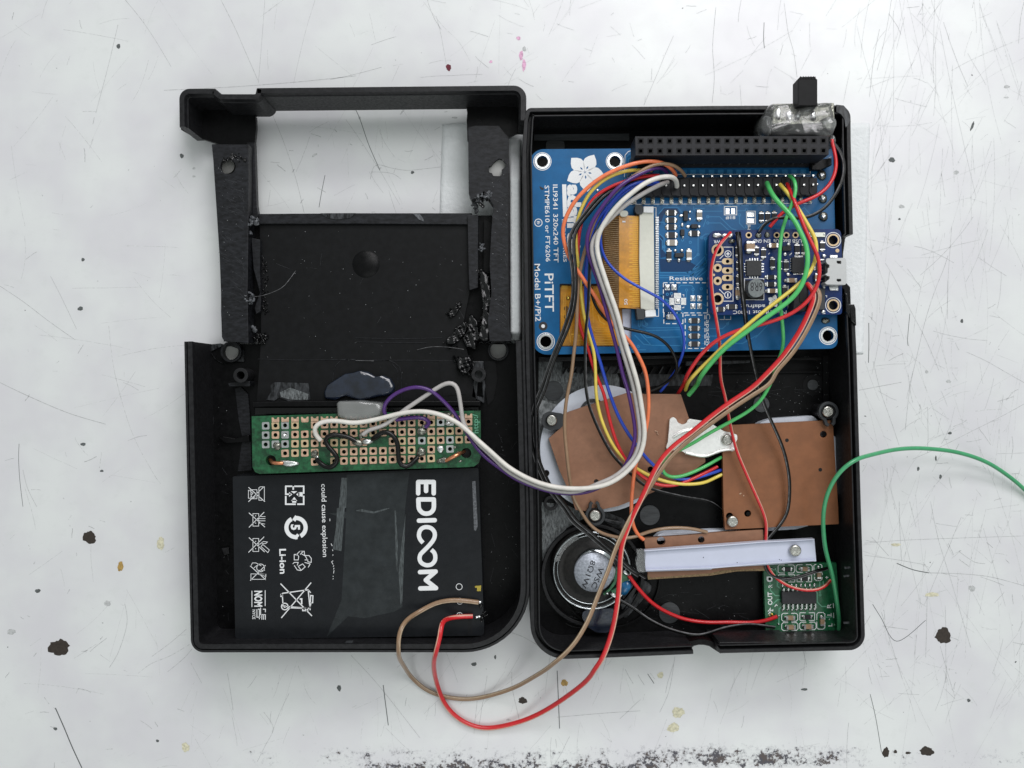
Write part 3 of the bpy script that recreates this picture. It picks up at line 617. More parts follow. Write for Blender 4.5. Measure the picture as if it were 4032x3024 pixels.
for q, z0, z1, sd in (('L4 1360,450,6 1430,470,6 1462,560,6 1470,700,6 1485,860,6 1470,1000,6 1478,1120,6 1455,1225,6 1400,1245,6 1340,1200,6 1370,1050,6 1385,900,6 1370,700,6 1350,560,6', 7, 10.5, 3), ('L6 1095,80,6 1120,30,6 1240,5,6 1275,60,6 1265,130,6 1210,205,6 1150,180,6 1110,140,6', 6, 9.5, 5),
        ('L4 985,1200,5 1050,1150,5 1120,1060,5 1180,1010,5 1215,1060,5 1190,1150,5 1120,1230,5 1060,1275,5 990,1255,5', 6, 8.2, 6), ('L4 1160,1210,8 1220,1100,8 1240,900,8 1330,1000,8 1350,1200,8 1300,1330,8 1200,1290,8', 6, 8, 9), ('L4 1010,920,4 1060,870,4 1130,800,4 1150,850,4 1080,950,4 1020,970,4', 6.2, 7.6, 11)):
    lump(dense(rounded(q, z1), .03), z0, z1, sd, .34, 2.2).build('melted_plastic', M['melted'], RS)
for tg_, x, y, r, z, a0, a1 in (('L1', 1040, 1605, 46, 10, 1.6, 5.6), ('L3', 1050, 755, 58, 10, 0, 5.9), ('L1', 1060, 1590, 30, 10.5, -.5, 2.0), ('L3', 1045, 755, 36, 10.5, .5, 4), ('L2', 1365, 1330, 34, 10, 0, 4)):
    cx_, cy_ = P(tg_, x, y); pts = [Vector((*W(cx_ + r * k8 * math.cos(a0 + (a1 - a0) * i / 12) * (1 + .2 * math.sin(i * 2.1)), cy_ + r * k8 * math.sin(a0 + (a1 - a0) * i / 12), z), z / 10 + .05 * math.sin(i * 1.7))) for i in range(13)]
    MB().tube(catmull(pts, .04), [.02 + .025 * abs(math.sin(i * .9)) for i in range(len(catmull(pts, .04)))], 5).build('curled_shaving', M['shaving'], RS)
# thin swarf hairs
for s, m in (('L3 1040,735,9 1130,740,9.5 1250,715,10 1400,650,11 1480,570,10 1560,460,8', 'w_black'), ('L4 670,1320,7 820,1288,8 1000,1290,9 1180,1315,8.5', 'torn_black'), ('L6 0,54,7 200,58,7', 'torn_black')):
    pts = parse(s); P3 = [Vector((*W(x, y, z or 7), (z or 7) / 10)) for x, y, z in pts]
    MB().tube(catmull(P3, .1), .008, 5).build('plastic_thread', M['torn_black'], RS)
# hot glue on the rear shell
g = thing('glue_puddle', 'dark blue-black puddle of clear hot glue on the rear shell floor', 'glue', (1430, 1510), 6.5)
c = W(1415, 1503, 7); sc = PX(7)
lump(dense(rounded('L5 1880,470,12 1870,400,20 1910,320,20 2000,260,20 2100,200,20 2190,185,20 L6 60,160,20 140,180,20 220,230,14 300,215,14 380,250,20 430,340,20 400,410,20 330,440,20 240,450,20 60,490 L5 2100,440,20 1990,490,20', 7.4)), 6.3, 8.2, 3, .16).build('glue_sheet', M['gluenavy'], g)
for x, y, rx, ry, ro in () and ((1300, 1546, 46, 20, .6), (1340, 1500, 62, 24, .35), (1420, 1478, 66, 26, 0), (1500, 1515, 58, 30, -.5), (1530, 1520, 34, 26, 0), (1400, 1512, 60, 24, 0)):
    mb.blob(*W(x, y, 7), rx * sc, ry * sc, 6.7, 1.5, x, .12, 24, 8, ro)
g = thing('glue_lump', 'cloudy white blob of hot glue at the top edge of the green stripboard', 'glue', (1420, 1620), 14)
lump(dense(rounded('L5 2005,520,20 2030,495,20 L6 60,490,20 280,515,20 318,560,20 300,650,20 200,700,20 60,715,20 L5 2120,705,20 2020,670,20', 15), .05), 7, 16.8, 6, .14).build('glue_block', M['gluewhite'], g)

# ---------------------------------------------------------------- front shell half
FS = thing('front_shell', 'black plastic front half of the console case holding the circuit boards', 'case half', (2740, 1500), 0)
full = rounded('S 3350,419,48 3351,553 3360,922 3369,1300 3374,1400 3391,2000 3408,2560,62 2834,2573 2730,2575 2400,2590 S 2090,2600,265 2087,2315 2085,2000 2070,1436 2063,1000 2056,600 2070,424,26 2800,416', 18, 12)[::-1]
MB().prism(inset(full, .14, True), .8, 2.5).build('floor_panel', M['shell'], FS)
PF = [(0, 1), (0, 17.8), (.015, 18), (.105, 18), (.12, 17.6), (.125, 15.6), (.205, 15.6), (.212, 18.3), (.225, 18.6), (.255, 18.6), (.262, 17.6), (.19, 17.0), (.19, 2.2), (.19, 1)]
wa = rounded('S 3360,922 3351,553 3350,413,50 2800,416 2074,424,24 2063,470 2056,600 2063,1000 2070,1436 2085,2000 2087,2315 2090,2600,265 2400,2590 2730,2576', 18, 12)
sweep(MB(), wa, PF).build('outer_wall', M['rim'], FS)
wb = rounded('S 2834,2573 3409,2560,62 3391,2000 3374,1400 3365,1198', 18, 12)
sweep(MB(), wb, PF).build('outer_wall', M['rim'], FS)
lo = [(0, 1), (0, 9.6), (.03, 10), (.18, 10), (.2, 2.2), (.2, 1)]
sweep(MB(), [W(x, y, 10) for x, y in ((3353, 1210), (3350, 1130), (3322, 1100), (3322, 1000), (3330, 940), (3350, 905))], lo).build('low_wall', M['shell'], FS)
nb = [W(*P('R7', x, y), 12) for x, y in ((2000, 1560), (2015, 1510), (2080, 1495))] + [W(*P('R8', x, y), 12) for x, y in ((200, 1496), (260, 1510), (320, 1550), (385, 1590))]
sweep(MB(), nb, [(0, 1), (0, 11.6), (.03, 12), (.16, 12), (.18, 2.2), (.18, 1)]).build('low_wall', M['shell'], FS)
MB().prism(poly('R8 365,1462 1160,1455 1160,1490 370,1500', 17), 6, 17).build('inner_lip', M['rim'], FS, bevel=.15)
MB().prism(poly('R2 1640,310 1720,318 1775,380 1798,500 1770,530 1740,560 1730,470 1690,410 1640,390', 18.9), 18.3, 18.9).build('dusty_corner', M['scuff'], FS, bevel=.2)
for s in ('R4 1765,820 1840,826 1855,870 1862,1060 1800,1000 1790,880', 'R4 1740,700 1762,705 1768,800 1800,850 1790,980 1745,900'):
    MB().prism(poly(s, 19), 16, 18.9).build('broken_edge', M['melted'], FS, bevel=.25)
# floor details
for tx, x, y, r in (('R5', 495, 385, 108), ('R7', 1545, 80, 110), ('R7', 1760, 1145, 115), ('R6', 825, 530, 88), ('R6', 1385, 320, 58), ('R1', 515, 760, 105)):
    c = W(*P(tx, x, y), 3); r *= k8 * PX(3); MB().lathe(*c, [(r, 2.4), (r, 2.85), (r * .97, 2.92), (.01, 2.92)], 36, False).build('ejector_mark', M['disc'], FS)
MB().lathe(*W(*P('R6', 1385, 320), 2.6), [(115 * k8 * PX(3), 2.4), (112 * k8 * PX(3), 2.62), (.01, 2.64)], 40, False).build('ejector_mark', M['matte'], FS)
mil = 'R5 335,30 620,30 650,185 1190,195 1210,240 1220,400 640,430 600,600 560,760 470,880 380,1010 345,1180 332,600'
MB().prism(poly(mil, 2.8), 2.3, 2.72).build('milled_patch', M['milled'], FS)
MB().prism(poly('R5 338,470 480,520 600,560 590,640 560,760 470,880 380,1000 350,1140 336,1150', 2.9), 2.5, 2.8).build('milled_patch', M['milledlight'], FS)  # brightest glare on the worn floor, put in as colour
MB().prism(poly('R7 370,-60 620,-40 840,60 820,120 640,220 500,380 420,560 385,720 372,400', 2.8), 2.3, 2.72).build('milled_patch', M['milled'], FS)
MB().prism(poly('R5 1250,200 2212,210 R6 300,200 290,270 R5 2212,330 1600,330 1300,380', 2.8), 2.3, 2.7).build('milled_patch', M['scuff'], FS)
MB().prism(poly('R7 1060,40 1240,110 1340,200 1320,290 1180,230 1050,150', 2.9), 2.3, 2.85).build('milled_patch', M['scuff'], FS)
for s, z, m in (('R3 330,1400 2212,1372 R4 1100,1372 1100,1392 R3 2212,1400 330,1450', 9, 'rim'), ('R5 600,30 2212,20 R6 1480,18 1480,50 R5 2212,60 1450,110 600,130', 6, 'shell'), ('R5 740,100 1280,80 1280,190 745,195', 5, 'scuff'),
                ('R6 0,60 700,50 700,80 0,110', 7, 'scuff'), ('R6 0,180 1480,170 1480,185 0,200', 4, 'matte')):
    MB().prism(poly(s, z), 2, z).build('cross_rib', M[m], FS, bevel=.15)
for i in range(16):
    x = 640 + i * 95; MB().prism(poly(f'R5 {x},120 {x+14},120 {x-30},200 {x-46},200', 6.2), 3, 6.1).build('mill_groove', M['scuff' if i % 2 else 'shell'], FS)
MB().prism(poly('R6 1500,0 1560,0 1560,560 1500,560', 3.2), 2.4, 3.0).build('corner_step', M['matte'], FS)
MB().prism(poly('R1 285,635 1320,625 1320,700 285,700', 3.2), 2.4, 3.2).build('top_step', M['disc'], FS)
# dust and tool marks on the black plastic
def specks(par, n, boxes, seed):
    rn = random.Random(seed); mb = MB()
    for _ in range(n):
        x0, y0, x1, y1, z = rn.choice(boxes); x, y = rn.uniform(x0, x1), rn.uniform(y0, y1); r = rn.choice((.6, .8, 1, 1.5)) * PX(z)
        mb.prism([(W(x, y, z)[0] + r * math.cos(a) * rn.uniform(.5, 1.4), W(x, y, z)[1] + r * math.sin(a)) for a in (0, 1.5, 3.1, 4.7)], z, z + .06)
    mb.build('dust_specks', M['dust'], par, kind='stuff')
specks(FS, 150, [(2300, 2280, 3000, 2480, 2.75), (3200, 1400, 3290, 1600, 3.05), (2900, 1450, 3200, 1640, 2.75), (2750, 1400, 3200, 1420, 2.75)], 4)
specks(RS, 220, [(1050, 900, 1820, 1560, 6.55), (1050, 900, 1820, 1560, 6.55), (1920, 1650, 2040, 2350, 2.55), (770, 1560, 900, 2480, 2.55), (850, 620, 960, 1250, 11.05), (1935, 620, 1998, 1300, 11.05)], 5)
def hairs(par, n, boxes, seed, mt, ang, sp, ln, w=.5):
    rn = random.Random(seed); mb = MB()
    for _ in range(n):
        x0, y0, x1, y1, z = rn.choice(boxes); x, y = rn.uniform(x0, x1), rn.uniform(y0, y1); a = rn.gauss(ang, sp); L = rn.uniform(.3, 1) * ln
        mb.ribbon([W(x, y, z), W(min(x1, max(x0, x + L * math.cos(a))), min(y1, max(y0, y + L * math.sin(a))), z)], w * rn.uniform(.6, 1.5) * PX(z), z + .01, h=.01)
    mb.build('fine_scratches', M[mt], par, kind='stuff')
hairs(RS, 130, [(858, 700, 962, 1200, 11), (1938, 720, 1996, 1300, 11)], 6, 'scr', .45, .12, 46)
hairs(RS, 40, [(1030, 900, 1850, 1560, 6.5), (1930, 1600, 2040, 2350, 2.5), (760, 1600, 900, 2450, 2.5)], 7, 'scr', 1.2, .8, 60)
hairs(FS, 90, [(2130, 1420, 2440, 1470, 2.75), (2760, 1400, 3200, 1560, 2.7), (2480, 2330, 2980, 2470, 2.6)], 8, 'scr', .1, .3, 70)
hairs(FS, 70, [(2130, 1640, 2200, 1760, 2.82), (2130, 1420, 2300, 1520, 2.75)], 9, 'scr2', .9, .5, 34)
mb = MB()
for r_ in range(7):
    R0 = 40 + r_ * 9; mb.ribbon([W(2225 + R0 * math.cos(a), 1990 + R0 * math.sin(a), 2.8) for a in [math.radians(95 + 85 * i / 10) for i in range(11)]], .7 * PX(3), 2.8, h=.02)
    mb.ribbon([W(2290 + R0 * 1.3 * math.cos(a), 2350 + R0 * 1.3 * math.sin(a), 2.6) for a in [math.radians(70 + 50 * i / 10) for i in range(11)]], .5 * PX(3), 2.55, h=.02)
mb.build('milling_arcs', M['scr2'], FS, kind='stuff')
# screw bosses, some with open clip rings
def boss(tx, x, y, z, clip=None):
    sx, sy = P(tx, x, y); c = W(sx, sy, z); s = k8 * PX(z)
    MB().prism(circ(*c, 80 * s, 28), 2, z - .4, [circ(*c, 50 * s, 20)]).build('screw_boss', M['rim'], FS, bevel=.2)
    if clip is not None:
        a0 = clip; pts = [(c[0] + 93 * s * math.cos(a0 + t), c[1] + 93 * s * math.sin(a0 + t)) for t in [math.radians(32 + 296 * i / 24) for i in range(25)]]
        d = Vector((math.cos(a0), math.sin(a0))); n = Vector((-d.y, d.x)); C0 = Vector(c)
        e1 = C0 + d * 128 * s + n * 42 * s; e2 = C0 + d * 128 * s - n * 42 * s; h1_ = C0 + d * 150 * s + n * 20 * s; h2_ = C0 + d * 150 * s - n * 20 * s
        pts = [tuple(h1_), tuple(e1)] + pts + [tuple(e2), tuple(h2_)]
        MB().ribbon(pts, 32 * s, z - 1.2, h=1.4).build('clip_ring', M['latch'], FS, bevel=.12)
boss('R5', 475, 705, 9); boss('R7', 950, 85, 10.6, math.radians(95)); boss('R6', 1555, 610, 10.6, math.radians(-82)); boss('R8', 515, 150, 8.5); boss('R5', 470, 1610, 4.5)
c = W(*P('R5', 475, 715), 8.6); s = k8 * PX(9)
MB().prism(poly('R5 370,690 390,640 450,612 520,622 590,632 600,640 600,765 560,800 470,815 400,790 370,740', 9.4), 7, 9.3, [circ(*W(*P('R5', 475, 705), 9.4), 62 * s)]).build('clip_tab', M['latch'], FS, bevel=.3)
# speaker well and grille
c = W(*P('R7', 925, 735), 5); s = k8 * PX(5)
MB().prism(circ(*c, 560 * s, 64), 2, 5, [circ(*c, 525 * s, 64)]).build('speaker_well', M['rim'], FS, bevel=.3)
c2 = W(*P('R7', 1110, 760), 3.4); MB().prism(circ(*c2, 560 * s, 64), 2, 3.6, [circ(*c2, 535 * s, 64)]).build('grille_ring', M['shell'], FS, bevel=.15)
for q in ('R7 1440,785 1510,790 1570,850 1560,900 1300,1190 1260,1200 1250,1150', 'R7 1390,850 1425,900 1240,1120 1220,1060', 'R7 1340,820 1370,850 1290,960 1250,1000 1240,960', 'R7 1050,110 1230,150 1245,190 1150,180 1040,140'):
    MB().prism(poly(q, 4.2), 2, 4.2).build('grille_bar', M['scuff'], FS, bevel=.3)
for tx, x, y in (('R8', 1750, 1250), ('R8', 1760, 650), ('R8', 1750, 740), ('R8', 1770, 1470)):
    MB().prism(rect(*W(*P(tx, x, y), 16), 60 * k8 * PX(16), 20 * k8 * PX(16), .1), 15.6, 16.1).build('scuffed_patch', M['scuff'], FS)

# ---------------------------------------------------------------- slide switch under hot glue
SW = thing('slide_switch', 'slide switch with ridged black lever sticking out of the top edge of the case', 'switch', (3165, 460), 12)
b2 = [W(*P('R2', x, y), 24) for x, y in ((1222, 20), (1245, 8), (1405, 8), (1432, 40), (1434, 300), (1222, 300))]
mb = MB(); n = 6; x0, y0 = P('R2', 1240, 14); x1, y1 = P('R2', 1408, 10)
pts = [W(*P('R2', 1222, 60), 23), W(*P('R2', 1222, 30), 23)] + [W(x0 + (x1 - x0) * i / (2 * n), y0 - (7 if i % 2 else 0), 23) for i in range(2 * n + 1)] + [W(*P('R2', 1434, 36), 23), W(*P('R2', 1434, 320), 23), W(*P('R2', 1222, 320), 23)]
mb.prism(pts, 18.8, 23).build('lever', M['matte'], SW, bevel=.12)
mb2 = MB()
for i in range(6):
    x, y = P('R2', 1256 + i * 30, 20); mb2.box(*W(x, y, 23), .035, .06, 20, 23.15)
mb2.build('lever_ridges', M['matte'], SW)
MB().prism(poly('R2 945,300 1615,290 1625,480 1600,560 940,560', 19.5), 12, 19.5).build('switch_case', M['flux'], SW, bevel=.2)
MB().prism(poly('R2 940,525 1480,515 1480,590 940,600', 20), 12, 20).build('terminal_strip', M['hole'], SW)
for x in (1120, 1380, 1210, 1000):
    MB().blob(*W(*P('R2', x, 400 + (x % 90)), 20), .09, .14, 19.3, 1.6, x, .25, 12, 5).build('terminal', M['tin'], SW)
GL = thing('hot_glue_cap', 'clear lump of hot glue covering the slide switch', 'glue', (3140, 470), 19)
gm = MB(); gp = rounded('R2 930,292 1620,276 1632,440,20 1650,520,30 1640,620,40 1560,660 870,655,40 825,560,40 835,460,30 880,360,30', 21, 6)
lump(dense(gp), 11.5, 21.0, 4, .5).build('glue_body', M['glue'], GL)
MB().blob(*W(*P('R2', 1560, 520), 20.5), 95 * k8 * PX(20), 100 * k8 * PX(20), 18, 3.6, 8, .06, 24, 8).build('glue_bulge', M['gluemilk'], GL)
MB().blob(*W(*P('R2', 905, 520), 20), 60 * k8 * PX(20), 110 * k8 * PX(20), 16, 4.4, 9, .06, 24, 8).build('glue_bulge', M['gluemilk'], GL)
MB().blob(*W(*P('R2', 1620, 680), 19), 45 * k8 * PX(20), 75 * k8 * PX(20), 15, 3.4, 10, .1, 20, 6).build('glue_bulge', M['gluemilk'], GL)
tongue = MB().prism(poly('R2 1395,950 1480,930 1560,880 1600,860 1600,930 1560,985 1490,1005 1430,990', 18), 17, 17.4); tongue.build('glue_flap', M['clear'], GL, bevel=.15)

# ---------------------------------------------------------------- small parts library
LIB = {}
def smd(parent, tx, x, y, w, h, z, kind='resistor', ht=.5, rot=0, body=None):
    """w, h in crop pixels of that tag; long side carries the metal ends"""
    sc = TAG[tx][2] * PX(z); W_, H_ = w * sc, h * sc; c = W(*P(tx, x, y), z)
    key = (kind, round(W_, 3), round(H_, 3), body); vert = H_ > W_; L, B = max(W_, H_), min(W_, H_)
    if key not in LIB:
        m = MB(); cf = .11 if kind == 'resistor' else .17
        if kind == 'resistor': m.box(0, 0, L * .56, B * .86, 0, ht * 10 * .08)
        else: m.box(0, 0, L * .5, B * .86, 0, ht * 10 * .14)
        bm = m.mesh(kind, M[body or ('chip' if kind == 'resistor' else 'capbody')])
        e = MB(); hh = ht * 10 * (.08 if kind == 'resistor' else .148)
        e.box(0, 0, L * cf, B * .84, 0, hh)
        em = e.mesh('end_cap', M['tin'])
        f = MB().blob(0, 0, L * .13, B * .42, 0, ht * 10 * .05, 3, .1, 10, 3).mesh('solder_joint', M['joint'])
        LIB[key] = (bm, em, f, L)
    bm, em, f, L = LIB[key]; r = rot + (math.pi / 2 if vert else 0)
    o = place(kind, bm, (*c, z / 10), parent, r)
    for sg in (-1, 1):
        for nm, me, q in (('end_cap', em, .31), ('solder_joint', f, .42)):
            e = bpy.data.objects.new(nm, me); COL.objects.link(e); e.parent = o; e.location = (sg * L * q, 0, 0)
    return o
def ring(parent, name, tx, x, y, ro, ri, z, m, h=.06, seg=28):
    sc = TAG[tx][2] * PX(z); c = W(*P(tx, x, y), z)
    return MB().prism(circ(*c, ro * sc, seg), z, z + h, [circ(*c, ri * sc, seg)]).build(name, M[m], parent)
def disc(parent, name, tx, x, y, r, z, m, h=.05, seg=20):
    c = W(*P(tx, x, y), z); return MB().prism(circ(*c, r * TAG[tx][2] * PX(z), seg), z, z + h).build(name, M[m], parent)
def sold(parent, tx, x, y, r, z, h=.6, m='tin', ry=None, rot=0, seed=None, rough=.12):
    sc = TAG[tx][2] * PX(z); c = W(*P(tx, x, y), z)
    return MB().blob(*c, r * sc, (ry or r) * sc, z, h, seed or int(x + y), rough, 14, 5, rot).build('solder_joint', M[m], parent)
def mount_hole(parent, tx, x, y, z, m='tin', R=(99, 85, 60)):
    sc = TAG[tx][2] * PX(z); c = W(*P(tx, x, y), z); mb = MB()
    mb.prism(circ(*c, R[0] * sc, 40), z, z + .04, [circ(*c, (R[0] - 8) * sc, 40)]).build('silkscreen_ring', M['ink'], parent)
    MB().prism(circ(*c, R[1] * sc, 40), z, z + .09, [circ(*c, R[2] * sc, 40)]).build('plated_ring', M[m], parent, bevel=.03)
def hole_at(tx, x, y, r, z, n=28): return circ(*W(*P(tx, x, y), z), r * TAG[tx][2] * PX(z), n)
def flower(mb, tx, x, y, r, z, rot=0):
    c = Vector(W(*P(tx, x, y), z)); s = r * TAG[tx][2] * PX(z)
    for k in range(5):
        a = rot + k * 2 * math.pi / 5; d = Vector((math.cos(a), math.sin(a))); n = Vector((-d.y, d.x))
        q = [c + d * s * u + n * s * v for u, v in ((.02, 0), (.2, .16), (.45, .33), (.62, .33), (.8, .22), (1, 0), (.8, -.22), (.62, -.33), (.45, -.33), (.2, -.16))]
        hl = [c + d * s * u + n * s * v for u, v in ((.16, 0), (.25, .045), (.36, 0), (.25, -.045))]
        mb.prism([tuple(p) for p in q], z, z + .04, [[tuple(p) for p in hl]])
# ---------------------------------------------------------------- blue display board
Z = 15.0
TB = thing('display_board', 'blue display circuit board filling the upper part of the front shell', 'circuit board', (2690, 990), 13.4)
outl = poly('R1 236,795,55 S 3281,580,14 3299,1372,30 R3 262,1376,62', Z, 8)
holes = [hole_at('R1', 375, 928, 62, Z), hole_at('R1', 1165, 928, 62, Z), hole_at('R3', 412, 1230, 62, Z), hole_at('R4', 1550, 1167, 62, Z)]
win = poly('R3 562,600,6 1345,600,6 1345,1285,6 562,1285,6', Z)
MB().prism(outl, 13.4, Z, holes + [win]).build('board', M['blue'], TB, bevel=.08)
for a in (('R1', 375, 928), ('R1', 1165, 928), ('R3', 412, 1230), ('R4', 1550, 1167)): mount_hole(TB, *a, Z)
MB().prism(poly('R3 540,580 1360,580 1360,1300 540,1300', 13), 11.5, 12.6).build('screen_back', M['flexdark'], TB)
MB().prism(poly('R3 572,625,8 1250,625,8 1250,1275,8 572,1275,8', 13), 12.6, 13.2).build('flex_cable', M['flex'], TB)
MB().prism(poly('R3 1240,880 1340,880 1345,1262 1262,1262', 13), 12.6, 13.6).build('white_pad', M['strip'], TB)
mb = MB()
for s, w in (('R3 610,700 600,900 600,1180', 2.5), ('R3 625,700 625,1000 650,1080', 2.5), ('R3 650,700 665,900 660,1000 680,1240', 2.5), ('R3 700,1180 800,1180 850,1240 1140,1240', 3), ('R3 900,1060 950,1120 1150,1130', 2.5), ('R3 940,1080 1160,1085', 2.5),
             ('R3 940,1100 1160,1108', 2.5), ('R3 945,1150 1160,1160', 2.5), ('R3 945,1175 1160,1185', 2.5), ('R3 945,1200 1160,1215', 2.5), ('R3 700,1215 800,1215 880,1260 1160,1262', 3), ('R3 980,940 1000,1010 1060,1045', 5), ('R3 920,820 930,1030', 2.5), ('R3 690,1150 790,1165', 6), ('R3 960,640 990,700', 2)):
    stroke(mb, s, w, 13.25)
for i in range(8): mb.box(*W(*P('R3', 590 + i * 8, 640), 13.2), .02, .1, 13.2, 13.24)
mb.build('flex_traces', M['flexline'], TB, kind='stuff')
mb = MB()
for x, y, r in ((655, 755, 22), (635, 870, 26), (635, 960, 26), (640, 915, 20)): mb.prism(circ(*W(*P('R3', x, y), 13.2), r * k8 * PX(13.2), 18), 13.2, 13.26)
mb.build('flex_pads', M['flexdark'], TB)
sold(TB, 'R3', 655, 755, 18, 13.3, .5, 'goldb')
# broad flex ribbon to the white connector
fx = MB(); path = [(1040, 15.2), (1120, 16.6), (1210, 17.1), (1330, 16.9), (1440, 16.4)]
def flexband(name, m, x0, x1, zA, zB):
    p = [W(*P('B2', a, b), z) + (z / 10,) for a, b, z in ()]
    q = [(x0, 1500 if x0 < 1200 else 1515, zA), (x1, 1520, zB), (x1, 2535, zB), (x0, 2520, zA)]      # y in R1 crop pixels, R3 = R1 + 1659
    top = [(*W(*P('R1', a, b), z), z / 10) for a, b, z in q]; bot = [(v[0], v[1], v[2] - .015) for v in top]
    return MB().add(top + bot, [(3, 2, 1, 0), (4, 5, 6, 7), (0, 1, 5, 4), (1, 2, 6, 5), (2, 3, 7, 6), (3, 0, 4, 7)]).build(name, M[m], TB)
flexband('flex_ribbon', 'flexdark', 1030, 1212, 15.3, 17.0); flexband('flex_ribbon', 'flex', 1210, 1440, 17.0, 16.5)
mb = MB()
for i in range(48):
    y = 1535 + i * 20.6
    a = W(*P('R1', 1355 if i % 2 else 1290, y), 16.75); b = W(*P('R1', 1435, y), 16.55); mb.ribbon([a, b], .028, 16.72, h=.04)
mb.build('flex_traces', M['flexline'], TB, kind='stuff')
mb = MB()
for i in range(44):
    y = 1560 + i * 21.5; mb.ribbon([W(*P('R1', 1045, y), 16), W(*P('R1', 1205, y + 4), 17)], .02, 17.0 if i < 0 else 16.95, h=.03)
mb.build('flex_traces', M['boardedge'], TB, kind='stuff')
t = MB(); text_mb(t, '50', P('R3', 1302, 830), P('R3', 1302, 765), 38 * k8, 17.05, .01); text_mb(t, '1', P('R1', 1245, 1592), P('R1', 1280, 1592), 18 * k8, 17.05); t.build('printed_text', M['ink'], TB)
MB().prism(poly('R1 1435,1465 1590,1470 1597,2100 1600,2560 1450,2535 1432,2000', 18), 15, 17.6).build('ribbon_connector', M['cream'], TB, bevel=.15)
MB().prism(poly('R1 1385,1395,6 1470,1405,6 1470,1500,6 1410,1500,6 1385,1470,6', 18.2), 15, 18).build('connector_latch', M['latch'], TB, bevel=.15)
MB().prism(poly('R1 1478,1415 1590,1415 1588,1485 1478,1480', 18.6), 15, 18.3).build('connector_end', M['ink'], TB, bevel=.15)
MB().prism(poly('R3 1395,868 1490,874 1490,985 1410,990', 18.2), 15, 18).build('connector_latch', M['latch'], TB, bevel=.15)
MB().prism(poly('R3 1495,890 1610,882 1617,955 1500,962', 18.6), 15, 18.3).build('connector_end', M['ink'], TB, bevel=.15)
MB().prism(poly('R1 1215,1462,12 1310,1462,12 1308,1525,12 1225,1530,12', 17.8), 15, 17.7).build('connector_end', M['cream'], TB, bevel=.2)
pin = MB().box(0, 0, .085, .026, 0, .8).mesh('pin', M['tin'])
for i in range(52):
    c = W(*P('R1', 1622, 1540 + i * 19.3), 15.4); place('connector_pin', pin, (*c, 1.5), TB)
# silkscreen print
ink = MB()
def tx(s, tg, p0, p1, h, z=Z, b=.012): text_mb(ink, s, P(tg, *p0), P(tg, *p1), h * k8, z, b)
tx('ILI9341 320x240 TFT', 'R1', (490, 1180), (500, 2028), 52, b=.006)
tx('STMPE610 or FT6206', 'R1', (400, 1190), (413, 2020), 50, b=.006)
tx('PiTFT', 'R3', (400, 490), (405, 905), 100, b=.008)
tx('Model B+/Pi2', 'R3', (290, 385), (300, 1010), 62, b=.006)
tx('Resistive', 'R3', (1760, 563), (2120, 563), 44, b=.004)
tx('Capacitive', 'R3', (2158, 925), (2158, 1335), 44, b=.004)
tx('#18', 'R2', (435, 1555), (540, 1555), 34, b=.02)
tx('MP', 'R2', (705, 1670), (705, 1600), 34, b=.008)
tx('adafruit', 'R1', (655, 1178), (655, 1980), 140, b=.055)
tx('INDUSTRIES', 'R1', (588, 1560), (605, 2024), 36, b=.01)
ink.prism(poly('R1 590,1178 635,1178 645,1530 600,1530', Z), Z, Z + .04)
stroke(ink, 'R1 330,1590 350,1590', 5, Z); ink.prism(circ(*W(*P('R1', 332, 1595), Z), 44 * k8 * PX(Z), 28), Z, Z + .03, [circ(*W(*P('R1', 332, 1595), Z), 36 * k8 * PX(Z), 28)])
tx('D', 'R1', (316, 1578), (316, 1612), 30)
flower(ink, 'R1', 838, 1045, 215, Z, math.radians(62))
stroke(ink, 'R1 1340,1070 R2 1355,1068', 2.2, Z); stroke(ink, 'R1 1320,1395 R2 1370,1385', 2.2, Z); stroke(ink, 'R2 1355,870 1355,1068', 2, Z)
stroke(ink, 'R1 1268,1100 1275,860 1310,820 1385,800', 2.2, Z)
def dashbox(x0, y0, x1, y1, tg='R3', w=3.2, d=46, g=24):
    for (ax, ay), (bx, by) in (((x0, y0), (x1, y0)), ((x1, y0), (x1, y1)), ((x1, y1), (x0, y1)), ((x0, y1), (x0, y0))):
        L = math.hypot(bx - ax, by - ay); u = 0
        while u < L:
            v = min(u + d, L); ink.ribbon([W(*P(tg, ax + (bx - ax) * u / L, ay + (by - ay) * u / L), Z), W(*P(tg, ax + (bx - ax) * v / L, ay + (by - ay) * v / L), Z)], w * PX(Z), Z); u += d + g
dashbox(1692, 590, 2172, 918); dashbox(1697, 918, 1905, 1035); dashbox(1930, 942, 2145, 1305)
for s in ('R2 420,1420 555,1420 555,1510 420,1510', 'R2 662,1470 758,1470 758,1608 662,1608'): stroke(ink, s, 3, Z, True)
stroke(ink, 'R1 1590,1430 1612,1430 1612,1530', 2.4, Z); stroke(ink, 'R3 1620,870 1640,870 1640,955 1605,955', 2.4, Z)
for s in ('R3 1795,720 1785,720 1785,740', 'R3 1900,720 1915,720 1915,740', 'R3 1785,855 1785,870 1800,870', 'R3 1915,850 1915,862 1895,862', 'R4 370,990 420,990 420,950', 'R4 430,990 490,990 490,955'): stroke(ink, s, 2.4, Z)
ink.build('silkscreen', M['ink'], TB, kind='stuff')
ink3 = MB().prism(circ(*W(*P('R3', 383, 1062), Z + .1), 20 * k8 * PX(Z), 20), Z, Z + .1); ink3.build('fiducial_dot', M['ink'], TB)
ring(TB, 'fiducial_ring', 'R3', 383, 1062, 48, 21, Z, 'chip', .04)
sold(TB, 'R1', 975, 1245, 15, Z, .3)
MB().prism(poly('R1 342,1200 355,1202 370,1212 388,1215 392,1232 372,1240 352,1225', Z), Z, Z + .05).build('ink_mark', M['inkblack'], TB)
